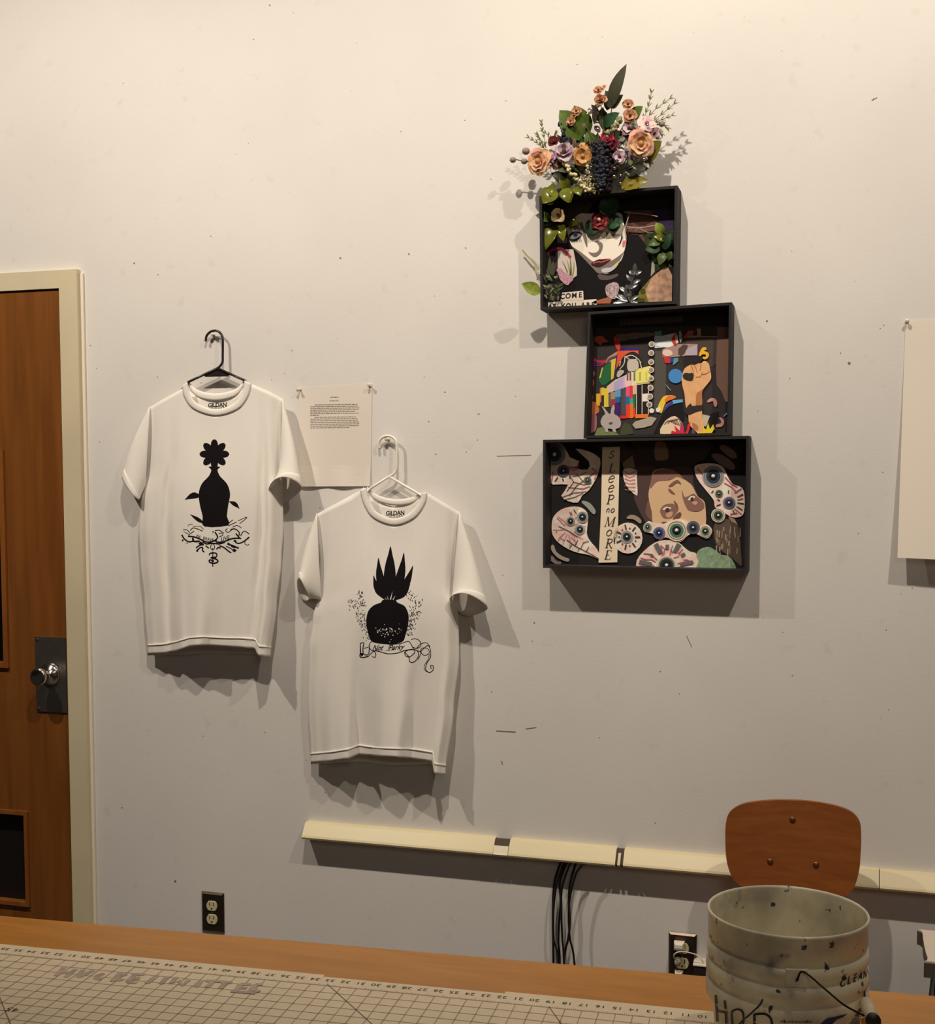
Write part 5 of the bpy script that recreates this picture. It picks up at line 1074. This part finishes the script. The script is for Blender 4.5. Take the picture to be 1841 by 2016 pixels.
# screen print: a plain leafy stand-in above, then the banner, scrollwork and letter mark
def leaf2d(fl, b, t, w_, bow=0.0):
    """plain lance-shaped leaf between two points, in crop pixels"""
    dx, dy = t[0] - b[0], t[1] - b[1]; nx, ny = -dy, dx; L = math.hypot(dx, dy); nx /= L; ny /= L; pts = []
    prof = [(0, .05), (.18, .55), (.4, 1), (.65, .8), (.85, .35), (1, 0)]
    mid = lambda k: (b[0] + dx * k + nx * bow * math.sin(math.pi * k), b[1] + dy * k + ny * bow * math.sin(math.pi * k))
    for k, q in prof: m = mid(k); pts.append((m[0] + nx * w_ * q / 2, m[1] + ny * w_ * q / 2))
    for k, q in prof[-2::-1]: m = mid(k); pts.append((m[0] - nx * w_ * q / 2, m[1] - ny * w_ * q / 2))
    return pts
fl = Flat()
fl.poly(CE((735, 1640), (722, 1560), (700, 1470), (690, 1380), (715, 1300), (770, 1240), (790, 1190), (770, 1165), (860, 1165), (840, 1190), (860, 1240), (915, 1300), (940, 1380), (925, 1470), (915, 1560), (925, 1630)), 3)
fl.circle(CE((815, 1065))[0], 9, 16)
for k in range(8):
    a_ = 2 * math.pi * k / 8; p = CE((815 + 72 * math.cos(a_), 1065 + 72 * math.sin(a_)))[0]
    fl.poly([(p[0] + 11.5 * math.cos(t) * math.cos(a_) - 7.2 * math.sin(t) * math.sin(a_), p[1] + 11.5 * math.cos(t) * math.sin(a_) + 7.2 * math.sin(t) * math.cos(a_)) for t in [2 * math.pi * q / 16 for q in range(16)]])
for b_, t_, w_, bw in (((720, 1400), (580, 1428), 50, 20), ((930, 1440), (1015, 1500), 34, -10), ((740, 1620), (620, 1542), 30, 0)): fl.poly(cat(CE(*leaf2d(fl, b_, t_, w_, bw)), 3))
o = fl.build('screen_print', sf1, PRINT, t1, grid=7); o['label'] = 'black flower vase print on the chest'
fl = Flat()
for pts, wd in (([(290, 530), (420, 540), (560, 590), (680, 650), (780, 660), (880, 630), (930, 600)], 2.4), ([(930, 660), (1060, 660), (1180, 620), (1300, 580), (1460, 570), (1480, 590)], 2.4), ([(290, 530), (340, 470), (430, 410)], 1.3), ([(900, 430), (960, 540), (930, 600), (930, 660)], 2.2), ([(1460, 570), (1370, 460)], 2.2), ([(150, 490), (200, 580), (300, 650), (400, 640)], 2.3), ([(400, 560), (420, 640), (560, 640)], 3.0), ([(180, 380), (260, 380), (330, 450)], 1.3), ([(190, 420), (300, 480)], 1.2), ([(340, 400), (400, 340), (500, 360), (620, 410)], 1.4), ([(400, 310), (560, 300), (650, 380)], 1.0), ([(900, 400), (1000, 390), (1100, 460)], 1.4), ([(1250, 380), (1350, 360), (1450, 440), (1440, 520)], 1.8), ([(1300, 320), (1400, 280), (1500, 340)], 1.2), ([(1480, 520), (1560, 410), (1680, 480)], 1.5), ([(1680, 540), (1560, 640), (1440, 690), (1360, 660)], 2.2), ([(1660, 580), (1590, 620), (1580, 700), (1640, 730), (1670, 700)], 1.2), ([(980, 480), (1040, 450), (1080, 500), (1000, 540)], 1.2), ([(1180, 350), (1140, 400), (1200, 440), (1280, 380)], 1.2), ([(1460, 240), (1600, 130), (1610, 95), (1420, 180)], 1.1), ([(1200, 290), (1390, 205)], 1.2), ([(1160, 260), (1310, 155)], 1.2), ([(280, 300), (330, 260), (400, 255)], 0.9), ([(160, 640), (180, 600)], 2.4), ([(240, 670), (270, 690), (290, 670)], 0.9),
                ([(620, 650), (700, 700), (800, 690), (900, 690), (1000, 700), (1130, 660)], 2.2), ([(810, 740), (800, 790), (850, 840), (890, 790), (880, 720), (830, 700), (810, 740)], 1.2), ([(690, 740), (760, 800)], 2.0), ([(930, 825), (980, 780), (1030, 800)], 2.0), ([(470, 790), (560, 730), (650, 720)], 2.2), ([(480, 860), (560, 790), (620, 780), (620, 850), (660, 885)], 2.2), ([(1000, 740), (1100, 780), (1200, 860), (1270, 905)], 2.2), ([(1180, 700), (1300, 740), (1440, 800)], 2.6), ([(1150, 750), (1250, 800), (1350, 860)], 1.6)):
    fl.line(CR(*pts), wd * 1.25, 3 if len(pts) > 2 else 0)
for pts in (((520, 700), (580, 640), (660, 710), (580, 730)), ((1310, 640), (1350, 600), (1400, 640), (1370, 670)), ((1290, 860), (1330, 800), (1400, 850), (1340, 890)), ((470, 870), (490, 830), (530, 840), (510, 885)), ((1240, 730), (1330, 750), (1370, 800), (1280, 780)), ((1180, 660), (1240, 690), (1200, 740)), ((840, 410), (880, 410), (850, 470)), ((830, 800), (860, 790), (850, 845)), ((890, 640), (935, 590), (930, 660))): fl.poly(CR(*pts))
for pts, wd in (([(770, 960), (790, 915), (850, 905), (920, 910), (945, 960), (900, 1010), (800, 1015)], 2.6), ([(800, 1015), (880, 1030), (950, 1060), (960, 1110), (880, 1140), (790, 1120), (770, 1080), (800, 1060), (850, 1090), (880, 1080)], 3.0), ([(850, 880), (850, 1020), (850, 1215)], 1.9), ([(800, 1010), (900, 1000)], 2.4)): fl.line(CR(*pts), wd, 4)
fl.circle(CR((847, 1205))[0], 1.2, 8); fl.poly(CR((820, 895), (850, 870), (880, 900), (850, 910)))
for st, ox, oy, up_, rt in (('BE', 470, 545, (1.5, -8), (8.5, 3.4)), ('BRAVE', 620, 600, (1.2, -9), (7.2, 1.6)), ('LIVE.', 1035, 640, (-0.2, -10.5), (9.0, -2.6))): fl.text(st, CR((ox, oy))[0], rt, up_, 0.1, bold=0.015)
o = fl.build('banner_print', sf1, PRINT, t1, grid=9); o['label'] = 'black ribbon banner and letter B print'

# ---- right shirt, white hanger
sh2 = Shirt([(0, 622), (.06, 625), (.2, 630), (.32, 628), (.42, 616), (.55, 608), (.75, 606), (1, 612)],
            [(0, 905), (.1, 900), (.3, 894), (.42, 903), (.55, 904), (.75, 893), (1, 877)],
            [(0, 1013), (.1, 998), (.25, 978), (.34, 958), (.37, 980), (.42, 1012), (.48, 1028), (.54, 1034), (.61, 1028), (.68, 1008), (.74, 975), (.77, 969), (.88, 988), (1, 1008)],
            [(0, 1502), (.15, 1499), (.28, 1494), (.36, 1486), (.5, 1489), (.7, 1492), (.88, 1499), (.905, 1500), (.915, 1523), (1, 1526)],
            [(0, .028), (.1, .036), (.3, .040), (.5, .042), (.7, .040), (.9, .038), (1, .028)],
            [(0, .024), (.07, .042), (.2, .056), (.38, .066), (.5, .070), (.64, .066), (.8, .060), (.92, .052), (1, .026)],
            [(0, .020), (.06, .036), (.16, .060), (.27, .076), (.35, .040), (.44, .050), (.54, .082), (.64, .090), (.74, .062), (.84, .050), (.905, .056), (.925, .078), (1, .050)],
            [(0, 1504), (.3, 1500), (.4, 1500), (.6, 1506), (.75, 1506), (.9, 1504), (1, 1520)],
            [(0, 1013), (.33, 962), (.40, 985), (.54, 998), (.66, 987), (.75, 972), (1, 1008)])
cf = ucurve([(721, 960), (727, 985), (742, 1008), (775, 1021), (806, 1010), (825, 988), (830, 970)]), ucurve([(709, 965), (716, 992), (735, 1020), (776, 1035), (815, 1021), (836, 993), (841, 970)])
cb = ucurve([(723, 958), (742, 974), (775, 983), (808, 980), (829, 970)]), ucurve([(722, 966), (742, 986), (775, 995), (808, 992), (830, 978)])
SL2 = [dict(S=(624, 1010), A=(632, 1180), C1=(584, 1146), C2=(606, 1176), dS=.030, dC=.036, thS=.012, thC=.03, drop=34, wob=2.0, bow=-3),
       dict(S=(904, 1007), A=(890, 1180), C1=(956, 1198), C2=(883, 1182), dS=.032, dC=.048, thS=.014, thC=.036, drop=38, wob=4.0, bow=4)]
t2 = tee('right white T-shirt with a Not Perky banner print, on the white hanger', sh2, cf, cb, SL2, 'GILDAN', (778, 1014))
WH = M('white_hanger_plastic', (240, 234, 222), 0.3)
hanger('white plastic hanger holding the right T-shirt', WH, [(747, 883), (746, 872), (752, 862), (764, 858), (776, 863), (781, 874), (781, 905), (780, 925), (774, 934), (766, 938)], (766, 938), [(730, 961), (706, 984)], [(829, 975), (850, 990)], (646, 1014), (888, 1013), .012, .024, .0034)
pin('clear push pin inside the white hanger hook', 765, 865, tilt=(-0.1, -1, 0.0))
sf2 = sh2.surf(); CS = at(680, 1060, 7.2)
fl = Flat()
fl.poly(CS((390, 1470), (330, 1370), (295, 1200), (320, 1040), (400, 950), (500, 910), (540, 870), (700, 870), (740, 910), (840, 960), (895, 1080), (890, 1220), (850, 1380), (800, 1470), (600, 1500)), 4)
for b_, t_, w_, bw in (((620, 880), (640, 110), 170, 0), ((600, 880), (470, 270), 120, -40), ((650, 880), (830, 200), 130, 40), ((580, 880), (400, 520), 90, -40), ((680, 880), (960, 380), 110, 40), ((690, 880), (920, 640), 80, 30)): fl.poly(cat(CS(*leaf2d(fl, b_, t_, w_, bw)), 3))
o = fl.build('screen_print', sf2, PRINT, t2, grid=7); o['label'] = 'black vase of leaves print on the chest'
fl = Flat(); r_ = random.Random(3)
for i in range(46): x, y = r_.gauss(600, 90), r_.gauss(1320, 45); fl.circle(CS((x, y))[0], r_.uniform(.4, 1.3), 6)
o = fl.build('print_speckle', sh2.surf(0.0012), SHIRT, t2); o['kind'] = 'stuff'
fl = Flat()
def laurel(stem, n, sd):
    r_ = random.Random(sd); q = cat(stem, 10, False)
    for i in range(n):
        x, y = q[int(len(q) * r_.random())]; x += r_.gauss(0, 26); y += r_.gauss(0, 18); a = r_.uniform(-2.4, -0.6); l = r_.uniform(20, 48)
        p = CS((x, y), (x + l * .5 * math.cos(a) + 7, y + l * .5 * math.sin(a)), (x + l * math.cos(a), y + l * math.sin(a)), (x + l * .5 * math.cos(a) - 7, y + l * .5 * math.sin(a))); fl.poly(p)
laurel([(320, 1440), (250, 1280), (200, 1150), (130, 1000), (80, 900)], 60, 1); laurel([(300, 1300), (240, 1050), (220, 900), (200, 780)], 60, 2)
laurel([(900, 1400), (960, 1250), (1000, 1100), (1040, 920)], 60, 3); laurel([(880, 1250), (960, 1100), (930, 950), (930, 800)], 60, 4)
o = fl.build('laurel_print', sf2, PRINT, t2); o['kind'] = 'stuff'; o['label'] = 'fine black laurel sprays beside the print'
fl = Flat()
for pts, wd in (([(350, 1480), (400, 1455), (500, 1470), (620, 1500), (780, 1490), (880, 1460), (920, 1480), (960, 1560)], 1.3), ([(370, 1590), (470, 1600), (600, 1635), (740, 1625), (840, 1590), (950, 1570)], 1.5), ([(350, 1480), (340, 1540), (370, 1590)], 1.2), ([(210, 1490), (260, 1480), (250, 1560), (260, 1640), (330, 1640), (340, 1500)], 1.6), ([(210, 1490), (215, 1620), (200, 1660), (240, 1690), (330, 1670)], 2.0), ([(330, 1670), (400, 1600), (430, 1640), (420, 1690), (380, 1670)], 1.4), ([(260, 1560), (330, 1540)], 1.2), ([(930, 1440), (980, 1420), (1050, 1450), (1070, 1520), (1010, 1560), (960, 1540)], 1.2), ([(960, 1560), (1060, 1600), (1160, 1520), (1200, 1560), (1210, 1640)], 1.2), ([(1010, 1560), (1060, 1500), (1150, 1480), (1200, 1540)], 1.2), ([(840, 1610), (900, 1680), (910, 1740), (950, 1760), (1010, 1720), (1040, 1640), (1010, 1580)], 1.4), ([(840, 1610), (850, 1660), (910, 1680), (980, 1620), (970, 1580), (900, 1580), (840, 1610)], 1.4), ([(1060, 1600), (1120, 1660), (1190, 1620), (1160, 1560), (1080, 1560), (1070, 1630), (1030, 1720)], 1.2), ([(1210, 1640), (1200, 1700), (1150, 1780), (1140, 1860), (1190, 1900), (1240, 1870), (1245, 1810), (1210, 1800), (1215, 1850)], 1.4), ([(1190, 1640), (1170, 1720), (1120, 1800), (1130, 1870), (1180, 1900)], 1.0)):
    fl.line(CS(*pts), wd * 1.2, 4)
fl.circle(CS((232, 1645))[0], 3.2, 10)
for st, ox, oy, rt, up_ in (('Not', 375, 1590, (12.3, -0.4), (1.5, -15.5)), ('Perky', 600, 1588, (13.2, -1.0), (1.5, -15.0))): fl.text(st, CS((ox, oy))[0], rt, up_, 0.45, bold=0.02)
fl.line(CS((570, 1590), (640, 1585), (700, 1560)), 1.0, 3); fl.line(CS((610, 1560), (640, 1500), (700, 1500)), 1.1, 3)
o = fl.build('banner_print', sf2, PRINT, t2, grid=9); o['label'] = 'black outlined ribbon banner reading Not Perky'

# ------------------------------------------------------------------ sheets on the wall
def sheet(label, tl, tr, br, bl, dfun, mat, nu=10, nv=24):
    P = []; Fc = []
    for j in range(nv + 1):
        for i in range(nu + 1):
            u, v = i / nu, j / nv
            x = (tl[0] * (1 - u) + tr[0] * u) * (1 - v) + (bl[0] * (1 - u) + br[0] * u) * v; y = (tl[1] * (1 - u) + tr[1] * u) * (1 - v) + (bl[1] * (1 - u) + br[1] * u) * v
            p = wp(x, y, 0.0); P.append(Vector((p.x, -dfun(u, v), p.z)))
    for j in range(nv):
        for i in range(nu): a = j * (nu + 1) + i; Fc.append((a, a + 1, a + nu + 2, a + nu + 1))
    o = thing('paper_sheet', label, 'paper', (P[-1].x, 0, P[-1].z)); solid(put('sheet', P, Fc, mat, o, False), 0.0003); return o
PAP = M('office_paper', (228, 219, 210), 0.8, spec=0.2)
ld = lambda u, v: 0.0015 + 0.006 * max(0, v - .4) ** 2 + (0.010 * math.sin(math.pi * u * 2.1 + .6) ** 2 * max(0, v - .8) / .2 * .5)
letter = sheet('typed letter sheet pinned between the two T-shirts', (589, 763), (733, 755), (730, 957), (590, 958), ld, PAP)
fl = Flat(); CLT = at(590, 760, 12.273); r_ = random.Random(11)
def typed(x0, x1, y0, sl=-0.0155):
    x = x0
    while x < x1:
        w_ = min(r_.uniform(30, 95), x1 - x); fl.line(CLT((x, y0 + (x - x0) * sl), (x + w_, y0 + (x + w_ - x0) * sl)), 1.25); x += w_ + r_.uniform(9, 14)
typed(755, 950, 270); typed(730, 960, 357)
for i, (a, b, y) in enumerate(((370, 1400, 455), (265, 1425, 500), (265, 1450, 543), (265, 1430, 585), (265, 1345, 628), (265, 1450, 671), (265, 475, 714), (370, 1365, 757), (265, 1410, 800), (265, 1410, 842), (265, 1440, 885), (265, 1455, 928), (265, 1430, 970), (265, 1210, 1012))): typed(a, b, y)
o = fl.build('typed_text', lambda x, y: (lambda p: Vector((p.x, p.y - ld((x - 589) / 144, (y - 759) / 199) - 0.0006, p.z)))(wp(x, y, 0)), M('faded_type', (150, 136, 122), 0.8), letter); o['kind'] = 'stuff'
pin('clear push pin at the letter top left corner', 592, 767, tilt=(-0.15, -1, -0.1)); pin('clear push pin at the letter top right corner', 729, 760, tilt=(0.1, -1, 0.15))
bd = lambda u, v: 0.002 + 0.050 * max(0, v - .12) ** 1.6 + 0.004 * math.sin(u * 5)
big = sheet('large blank cream sheet pinned at the right edge of the wall', (1783, 632), (2260, 612), (2262, 1118), (1766, 1096), bd, M('cream_drawing_paper', (236, 227, 214), 0.8, spec=0.2), 16, 30)
pin('clear push pin holding the large blank sheet', 1786, 634, tilt=(0.0, -1, 0.1))

# ------------------------------------------------------------------ pin holes and scuffs in the paint
fl = Flat(); r_ = random.Random(21)
for x, y, r in ((531, 10, 2), (264, 518, 2.2), (415, 465, 1.5), (805, 500, 2.2), (917, 488, 1.8), (670, 508, 2.5), (876, 772, 2), (844, 830, 1.6), (835, 742, 1.2), (941, 815, 1.4), (1015, 780, 1.2), (858, 894, 1.8), (918, 890, 1.3), (940, 866, 1.3), (944, 815, 1.2), (1052, 1226, 2), (1048, 1262, 1.4), (1300, 1322, 1.6), (1672, 715, 4), (1655, 695, 1.6), (1555, 745, 1.4), (1510, 632, 2.6), (988, 1500, 2), (989, 1504, 1.6), (968, 1362, 1.5), (990, 1132, 1.3), (1740, 640, 1.5), (1720, 195, 2), (178, 680, 1.6), (190, 725, 1.2), (196, 870, 1.2), (310, 742, 1.3), (575, 690, 1.4), (560, 735, 1.2), (535, 747, 1.2), (630, 1000, 1.4), (1690, 1050, 1.5), (1560, 1330, 1.5), (1180, 1452, 1.3), (1290, 1620, 1.5), (1745, 1240, 1.6), (240, 1590, 1.6), (345, 1735, 3.0), (640, 1560, 1.4)): fl.circle((x, y), r * 0.75, 8)
for i in range(60): fl.circle((r_.uniform(200, 1800), r_.uniform(20, 1560)), r_.uniform(.5, 1.1), 6)
for a, b, w_ in (((1716, 198), (1727, 192), 1.5), ((977, 1439), (1015, 1441), 2.0), ((1035, 1435), (1056, 1432), 1.4), ((978, 898), (1046, 896), 1.0), ((1352, 1252), (1362, 1274), 1.2)): fl.line([a, b], w_)
o = fl.build('scuff_marks', wall_at(0.0006), M('paint_scuff', (138, 118, 100), 0.8), wall_back); o['kind'] = 'stuff'
fl = Flat(); fl.line([(958, 1709), (1010, 1711)], 3.2); fl.line([(1018, 1712), (1042, 1714)], 2.4)
o = fl.build('paint_chips', wall_at(0.0006), M('bare_plaster', (228, 222, 214), 0.8), wall_back); o['kind'] = 'stuff'

# ------------------------------------------------------------------ artificial flowers above the top box
CA = at(980, 110, 4.184); c = wp(1185, 372, 0.05)
bq = thing('flower_bouquet', 'bunch of artificial flowers and leaves fanned out above the top box', 'flowers', (c.x, 0, c.z))
def k4(name, rgb=(200, 200, 200), k=1.0, **kw): return K(name, rgb, k, **kw)
STEM = k4('stem_green', (92, 96, 62))
DKL = k4('eucalyptus_dark', (74, 74, 58), rough=0.6, var=0.2, scale=40)
IVY = k4('ivy_green', (88, 108, 46), rough=0.45, var=0.25, scale=50)
DK2 = k4('black_green', (40, 42, 28), rough=0.4)
for b_, t_, wd, d0, d1, m_ in (((690, 680), (508, 448), 46, .06, .085, IVY), ((745, 640), (628, 408), 36, .055, .075, IVY), ((650, 700), (560, 600), 30, .06, .08, IVY), ((930, 420), (1062, 66), 25, .075, .10, DKL), ((960, 430), (886, 285), 22, .07, .085, DKL), ((945, 430), (1034, 318), 18, .07, .085, DKL), ((930, 380), (900, 450), 20, .06, .07, DKL), ((880, 580), (1004, 468), 24, .06, .075, GRN3), ((1110, 520), (1196, 414), 24, .055, .07, IVY), ((1205, 870), (1352, 700), 38, .05, .07, k4('olive_leaf', (96, 92, 32), rough=0.4, var=0.2)), ((1050, 970), (1246, 928), 26, .06, .075, DK2), ((1020, 1075), (1252, 1036), 30, .06, .075, k4('olive_leaf2', (122, 110, 34), rough=0.3, var=0.25)), ((620, 1060), (440, 965), 28, .05, .065, DK2), ((590, 1100), (505, 1005), 22, .06, .075, GRN2), ((650, 1050), (590, 920), 24, .05, .06, DK2), ((900, 700), (1075, 640), 22, .06, .07, GRN4), ((740, 760), (620, 690), 26, .05, .06, GRN3), ((780, 800), (700, 900), 22, .05, .06, DK2), ((800, 760), (730, 620), 26, .05, .06, GRN), ((1000, 900), (1080, 780), 20, .05, .06, DK2), ((700, 960), (650, 850), 22, .045, .055, DK2), ((900, 620), (860, 430), 22, .05, .06, DKL), ((1140, 700), (1040, 660), 20, .055, .065, GRN), ((840, 560), (870, 420), 16, .05, .06, DKL), ((450, 1170), (372, 1215), 30, .076, .085, GRN2), ((560, 1110), (600, 1210), 22, .076, .085, GRN2), ((640, 1080), (690, 1150), 20, .076, .085, GRN2), ((480, 1120), (400, 1100), 26, .076, .085, GRN2)):
    leafp(bq, CA(b_)[0], CA(t_)[0], wd, d0, d1, m_, bend=0.08)
def twig(stem, d, needles, L, mat, r=0.0008):
    q = cat(CA(*stem), 8, False); P = [wp(x, y, d + 0.01 * i / len(q)) for i, (x, y) in enumerate(q)]; mb = MB(); mb.tube(P, r, 5); o = mb.build('needle_sprig', mat, bq, True)
    n = len(q)
    for i in range(2, n, needles):
        dx, dy = q[i][0] - q[i - 2][0], q[i][1] - q[i - 2][1]; a = math.atan2(dy, dx)
        for s_ in (-0.42, 0.42):
            x, y = q[i]; v, f = leaf_geo(wp(x, y, d + .004), wp(x + 1.5 * L * math.cos(a + s_), y + 1.5 * L * math.sin(a + s_), d + .008), 0.0042, n=3, face=(0.1, -1, 0.9)); put('needle', v, f, mat, o, True)
NDL = k4('rosemary_green', (128, 130, 88), 0.9)
for st, d, L in (([(1180, 570), (1300, 440), (1440, 340)], .07, 9), ([(1200, 590), (1340, 490), (1472, 380)], .075, 9), ([(1190, 540), (1240, 420), (1270, 285)], .065, 8), ([(1240, 570), (1340, 530), (1448, 486)], .07, 8), ([(1290, 570), (1350, 560), (1405, 600)], .06, 7), ([(1280, 600), (1320, 610), (1355, 650)], .06, 6),
        ([(390, 770), (330, 720), (245, 668)], .06, 7), ([(400, 760), (370, 620), (358, 540)], .06, 6), ([(400, 760), (350, 700), (320, 645)], .06, 6), ([(430, 720), (420, 660), (360, 615)], .055, 6), ([(450, 720), (470, 670), (485, 630)], .06, 5)):
    twig(st, d, 3, L, NDL)
PE = [k4('peach_petal', (226, 172, 128)), k4('apricot_petal', (226, 190, 150)), k4('rose_peach_petal', (224, 168, 148))]
MV = [k4('mauve_petal', (166, 128, 150)), k4('pale_mauve_petal', (206, 186, 192))]
PP = [k4('blush_petal', (226, 204, 196)), k4('blush_pink_petal', (208, 168, 176))]
OC = [k4('ochre_petal', (190, 132, 76)), k4('ochre_light_petal', (206, 158, 104))]
DR = [k4('dried_peach_petal', (204, 154, 118)), k4('dried_tan_petal', (172, 118, 88))]
MR = [k4('maroon_petal', (98, 30, 32))]; CR_ = [k4('crimson_petal', (172, 30, 60), 1.2), k4('wine_petal', (104, 34, 48))]
MIDY = k4('flower_mid', (188, 140, 80)); MIDD = k4('flower_mid_dark', (92, 60, 50))
for i, (cc, r, d, cols, n, ly, tl, md, cup) in enumerate((((340, 870), 25, .085, PE, 7, 3, (-.25, -1, 0), MIDY, .6), ((425, 830), 15, .07, MV, 5, 2, (0, -1, .2), MIDD, .5), ((548, 792), 20, .085, MV, 5, 3, (.1, -1, .35), MIDD, .9), ((462, 706), 12, .075, MR, 5, 2, (0, -1, .5), MIDD, .9), ((700, 825), 18, .08, OC, 5, 2, (.2, -1, -.2), MIDY, .6), ((700, 765), 13, .07, OC, 5, 1, (0, -1, .4), MIDY, .5),
        ((1180, 725), 26, .085, PE, 7, 3, (.2, -1, -.1), MIDY, .6), ((1190, 630), 14, .08, [PE[2]], 5, 2, (.2, -1, .3), MIDY, .6), ((1228, 560), 18, .085, PP, 5, 1, (.2, -1, .3), k4('mid_mauve', (160, 110, 130)), .4), ((1085, 600), 16, .075, MV, 5, 2, (-.1, -1, .3), MIDD, .7), ((1005, 830), 14, .08, MV, 5, 2, (.1, -1, 0), MIDD, .5), ((912, 690), 13, .085, CR_, 5, 2, (-.2, -1, .3), MIDD, .8), ((950, 730), 12, .08, CR_[1:], 5, 2, (0, -1, 0), MIDD, .6), ((1290, 640), 12, .07, PP[1:], 5, 1, (.4, -1, 0), MIDD, .5), ((1130, 790), 14, .065, MV[:1], 5, 1, (0, -1, 0), MIDD, .5), ((500, 880), 14, .065, [k4('brown_petal', (130, 98, 84))], 5, 2, (0, -1, 0), MIDD, .5),
        ((602, 538), 9, .085, DR, 6, 2, (-.2, -1, .2), MIDD, .7), ((648, 455), 10, .085, DR, 6, 2, (0, -1, .3), MIDD, .7), ((625, 495), 7, .085, DR, 5, 2, (0, -1, .2), MIDD, .7), ((1075, 400), 11, .075, DR, 6, 2, (0, -1, .3), MIDD, .7), ((1092, 490), 13, .08, DR, 6, 2, (.1, -1, 0), MIDD, .6), ((830, 285), 10, .08, DR, 6, 2, (0, -1, .6), MIDD, .7), ((848, 365), 13, .085, DR, 6, 3, (0, -1, .4), MIDD, .9), ((875, 255), 5, .08, DR, 5, 1, (0, -1, .6), MIDD, .7), ((880, 660), 8, .07, CR_[:1], 5, 2, (0, -1, .4), MIDD, .8))):
    bloom(bq, CA(cc)[0], r, d, cols, n, ly, tl, md, cup, seed=i + 20)
# berries, buds, dark spikes, silver beads and stems
def beads(name, pts, d, r, jit, n, mat, seed, stem=None, smooth=True):
    r_ = random.Random(seed); q = cat(CA(*pts), 12, False); mb = MB()
    for i in range(n):
        x, y = q[int((len(q) - 1) * i / max(1, n - 1))]; rr_ = r * r_.uniform(.7, 1.15) / 770
        mb.ball(wp(x + r_.gauss(0, jit), y + r_.gauss(0, jit), d + r_.uniform(-.006, .008)), rr_, 8, 5)
    o = mb.build(name, mat, bq, smooth); o['kind'] = 'stuff'; return o
beads('berry_spray', [(525, 845), (590, 940), (680, 1050), (740, 1100)], .088, 3.4, 2.2, 46, k4('cream_berry', (206, 196, 156), 1.1), 1)
beads('berry_spray', [(720, 1020), (770, 1080), (810, 1112)], .08, 2.2, 4.5, 44, k4('sage_berry', (176, 164, 126), 1.1), 2)
beads('berry_spray', [(1010, 510), (960, 590), (905, 640)], .085, 3.6, 2.6, 30, k4('sage_bud', (150, 146, 110), 1.1), 3)
beads('berry_spray', [(730, 870), (740, 960), (760, 1060)], .075, 3, 2.5, 18, k4('cream_berry'), 9)
BLU = k4('black_bead', (30, 30, 42), 0.9, rough=0.5, spec=0.3)
beads('dark_spike', [(848, 740), (850, 900), (850, 1090)], .082, 4.6, 5.5, 330, BLU, 4)
beads('dark_spike', [(900, 800), (905, 960), (900, 1085)], .07, 7, 4.0, 60, k4('dark_wine_bead', (40, 26, 34), 1.0), 5)
beads('dark_spike', [(516, 560), (545, 620), (560, 700)], .08, 3.4, 2.0, 44, BLU, 6); beads('dark_spike', [(540, 680), (590, 700)], .075, 7, 3.0, 16, BLU, 7)
beads('dark_spike', [(1000, 780), (930, 860), (930, 960)], .055, 8, 6.0, 40, k4('plum_bead', (62, 42, 52), 1.0), 8)
SB = M('silver_bead', (226, 224, 220), 0.15, 1.0)
for i, (x, y) in enumerate(((825, 605), (740, 700), (1235, 570), (1205, 852), (1225, 846), (1115, 915), (1128, 930), (1062, 965), (1078, 978), (960, 993), (1012, 985), (1012, 1050), (963, 925), (820, 545), (770, 915), (745, 930), (735, 960), (985, 770), (770, 1000))):
    mb = MB(); mb.ball(wp(*CA((x, y))[0], .095), (2.6 if i % 3 else 3.4) / 770, 10, 6); mb.build('silver_bead', SB, bq, True)
for a, b_ in (((800, 560), (800, 400)), ((760, 460), (740, 440)), ((830, 480), (770, 400)), ((790, 430), (860, 400)), ((800, 450), (735, 480))): leafp(bq, CA(a)[0], CA(b_)[0], 10, .075, .085, M('tarnished_silver', (150, 138, 124), 0.25, 0.9))
for cc, r in (((125, 857), 6.5), ((218, 868), 6.5), ((232, 785), 8), ((1352, 562), 6), ((1318, 668), 4)):
    mb = MB(); mb.ball(wp(*CA(cc)[0], .07), r / 770, 10, 6, (1, 1, .85)); mb.build('bud', k4('dusty_bud', (158, 134, 128)), bq, True)
BASE = (885, 1120)
for i, (x, y) in enumerate(((125, 850), (215, 860), (300, 880), (340, 860), (550, 800), (600, 540), (650, 460), (840, 300), (940, 420), (1080, 480), (1230, 560), (1190, 570), (1180, 740), (1220, 860), (930, 560), (980, 480), (700, 800), (390, 770), (1000, 830), (780, 700), (820, 600), (870, 640))):
    x1, y1 = 885 + (i % 5 - 2) * 14, 1075; mx_, my_ = (x + x1) / 2 + (x1 - x) * .22, (y + y1) / 2 + (y - y1) * .05
    q = cat(CA((x1, y1), (mx_, my_), (x, y)), 6, False); mb = MB(); mb.tube([wp(*p, .05 + .02 * k / len(q)) for k, p in enumerate(q)], 0.0012, 6); mb.build('stem', STEM, bq, True)
# small filler leaves and dried bits that close the gaps between the blooms
r_ = random.Random(77); FILL = (GRN4, DK2, DKL, k4('dry_brown_leaf', (112, 88, 70)), k4('dusky_plum_leaf', (84, 58, 66)), IVY, k4('sage_leaf', (132, 132, 104)))
for i in range(64):
    x, y = r_.gauss(840, 190), r_.gauss(800, 130)
    if y > 1060 or y < 560 or x < 430 or x > 1230: continue
    a = math.atan2(y - 1150, x - 880) + r_.uniform(-.7, .7); l = r_.uniform(45, 95)
    leafp(bq, CA((x, y))[0], CA((x + l * math.cos(a), y + l * math.sin(a)))[0], r_.uniform(6, 13), .045 + .03 * r_.random(), .06 + .035 * r_.random(), FILL[i % 7], n=5, bend=0.1)
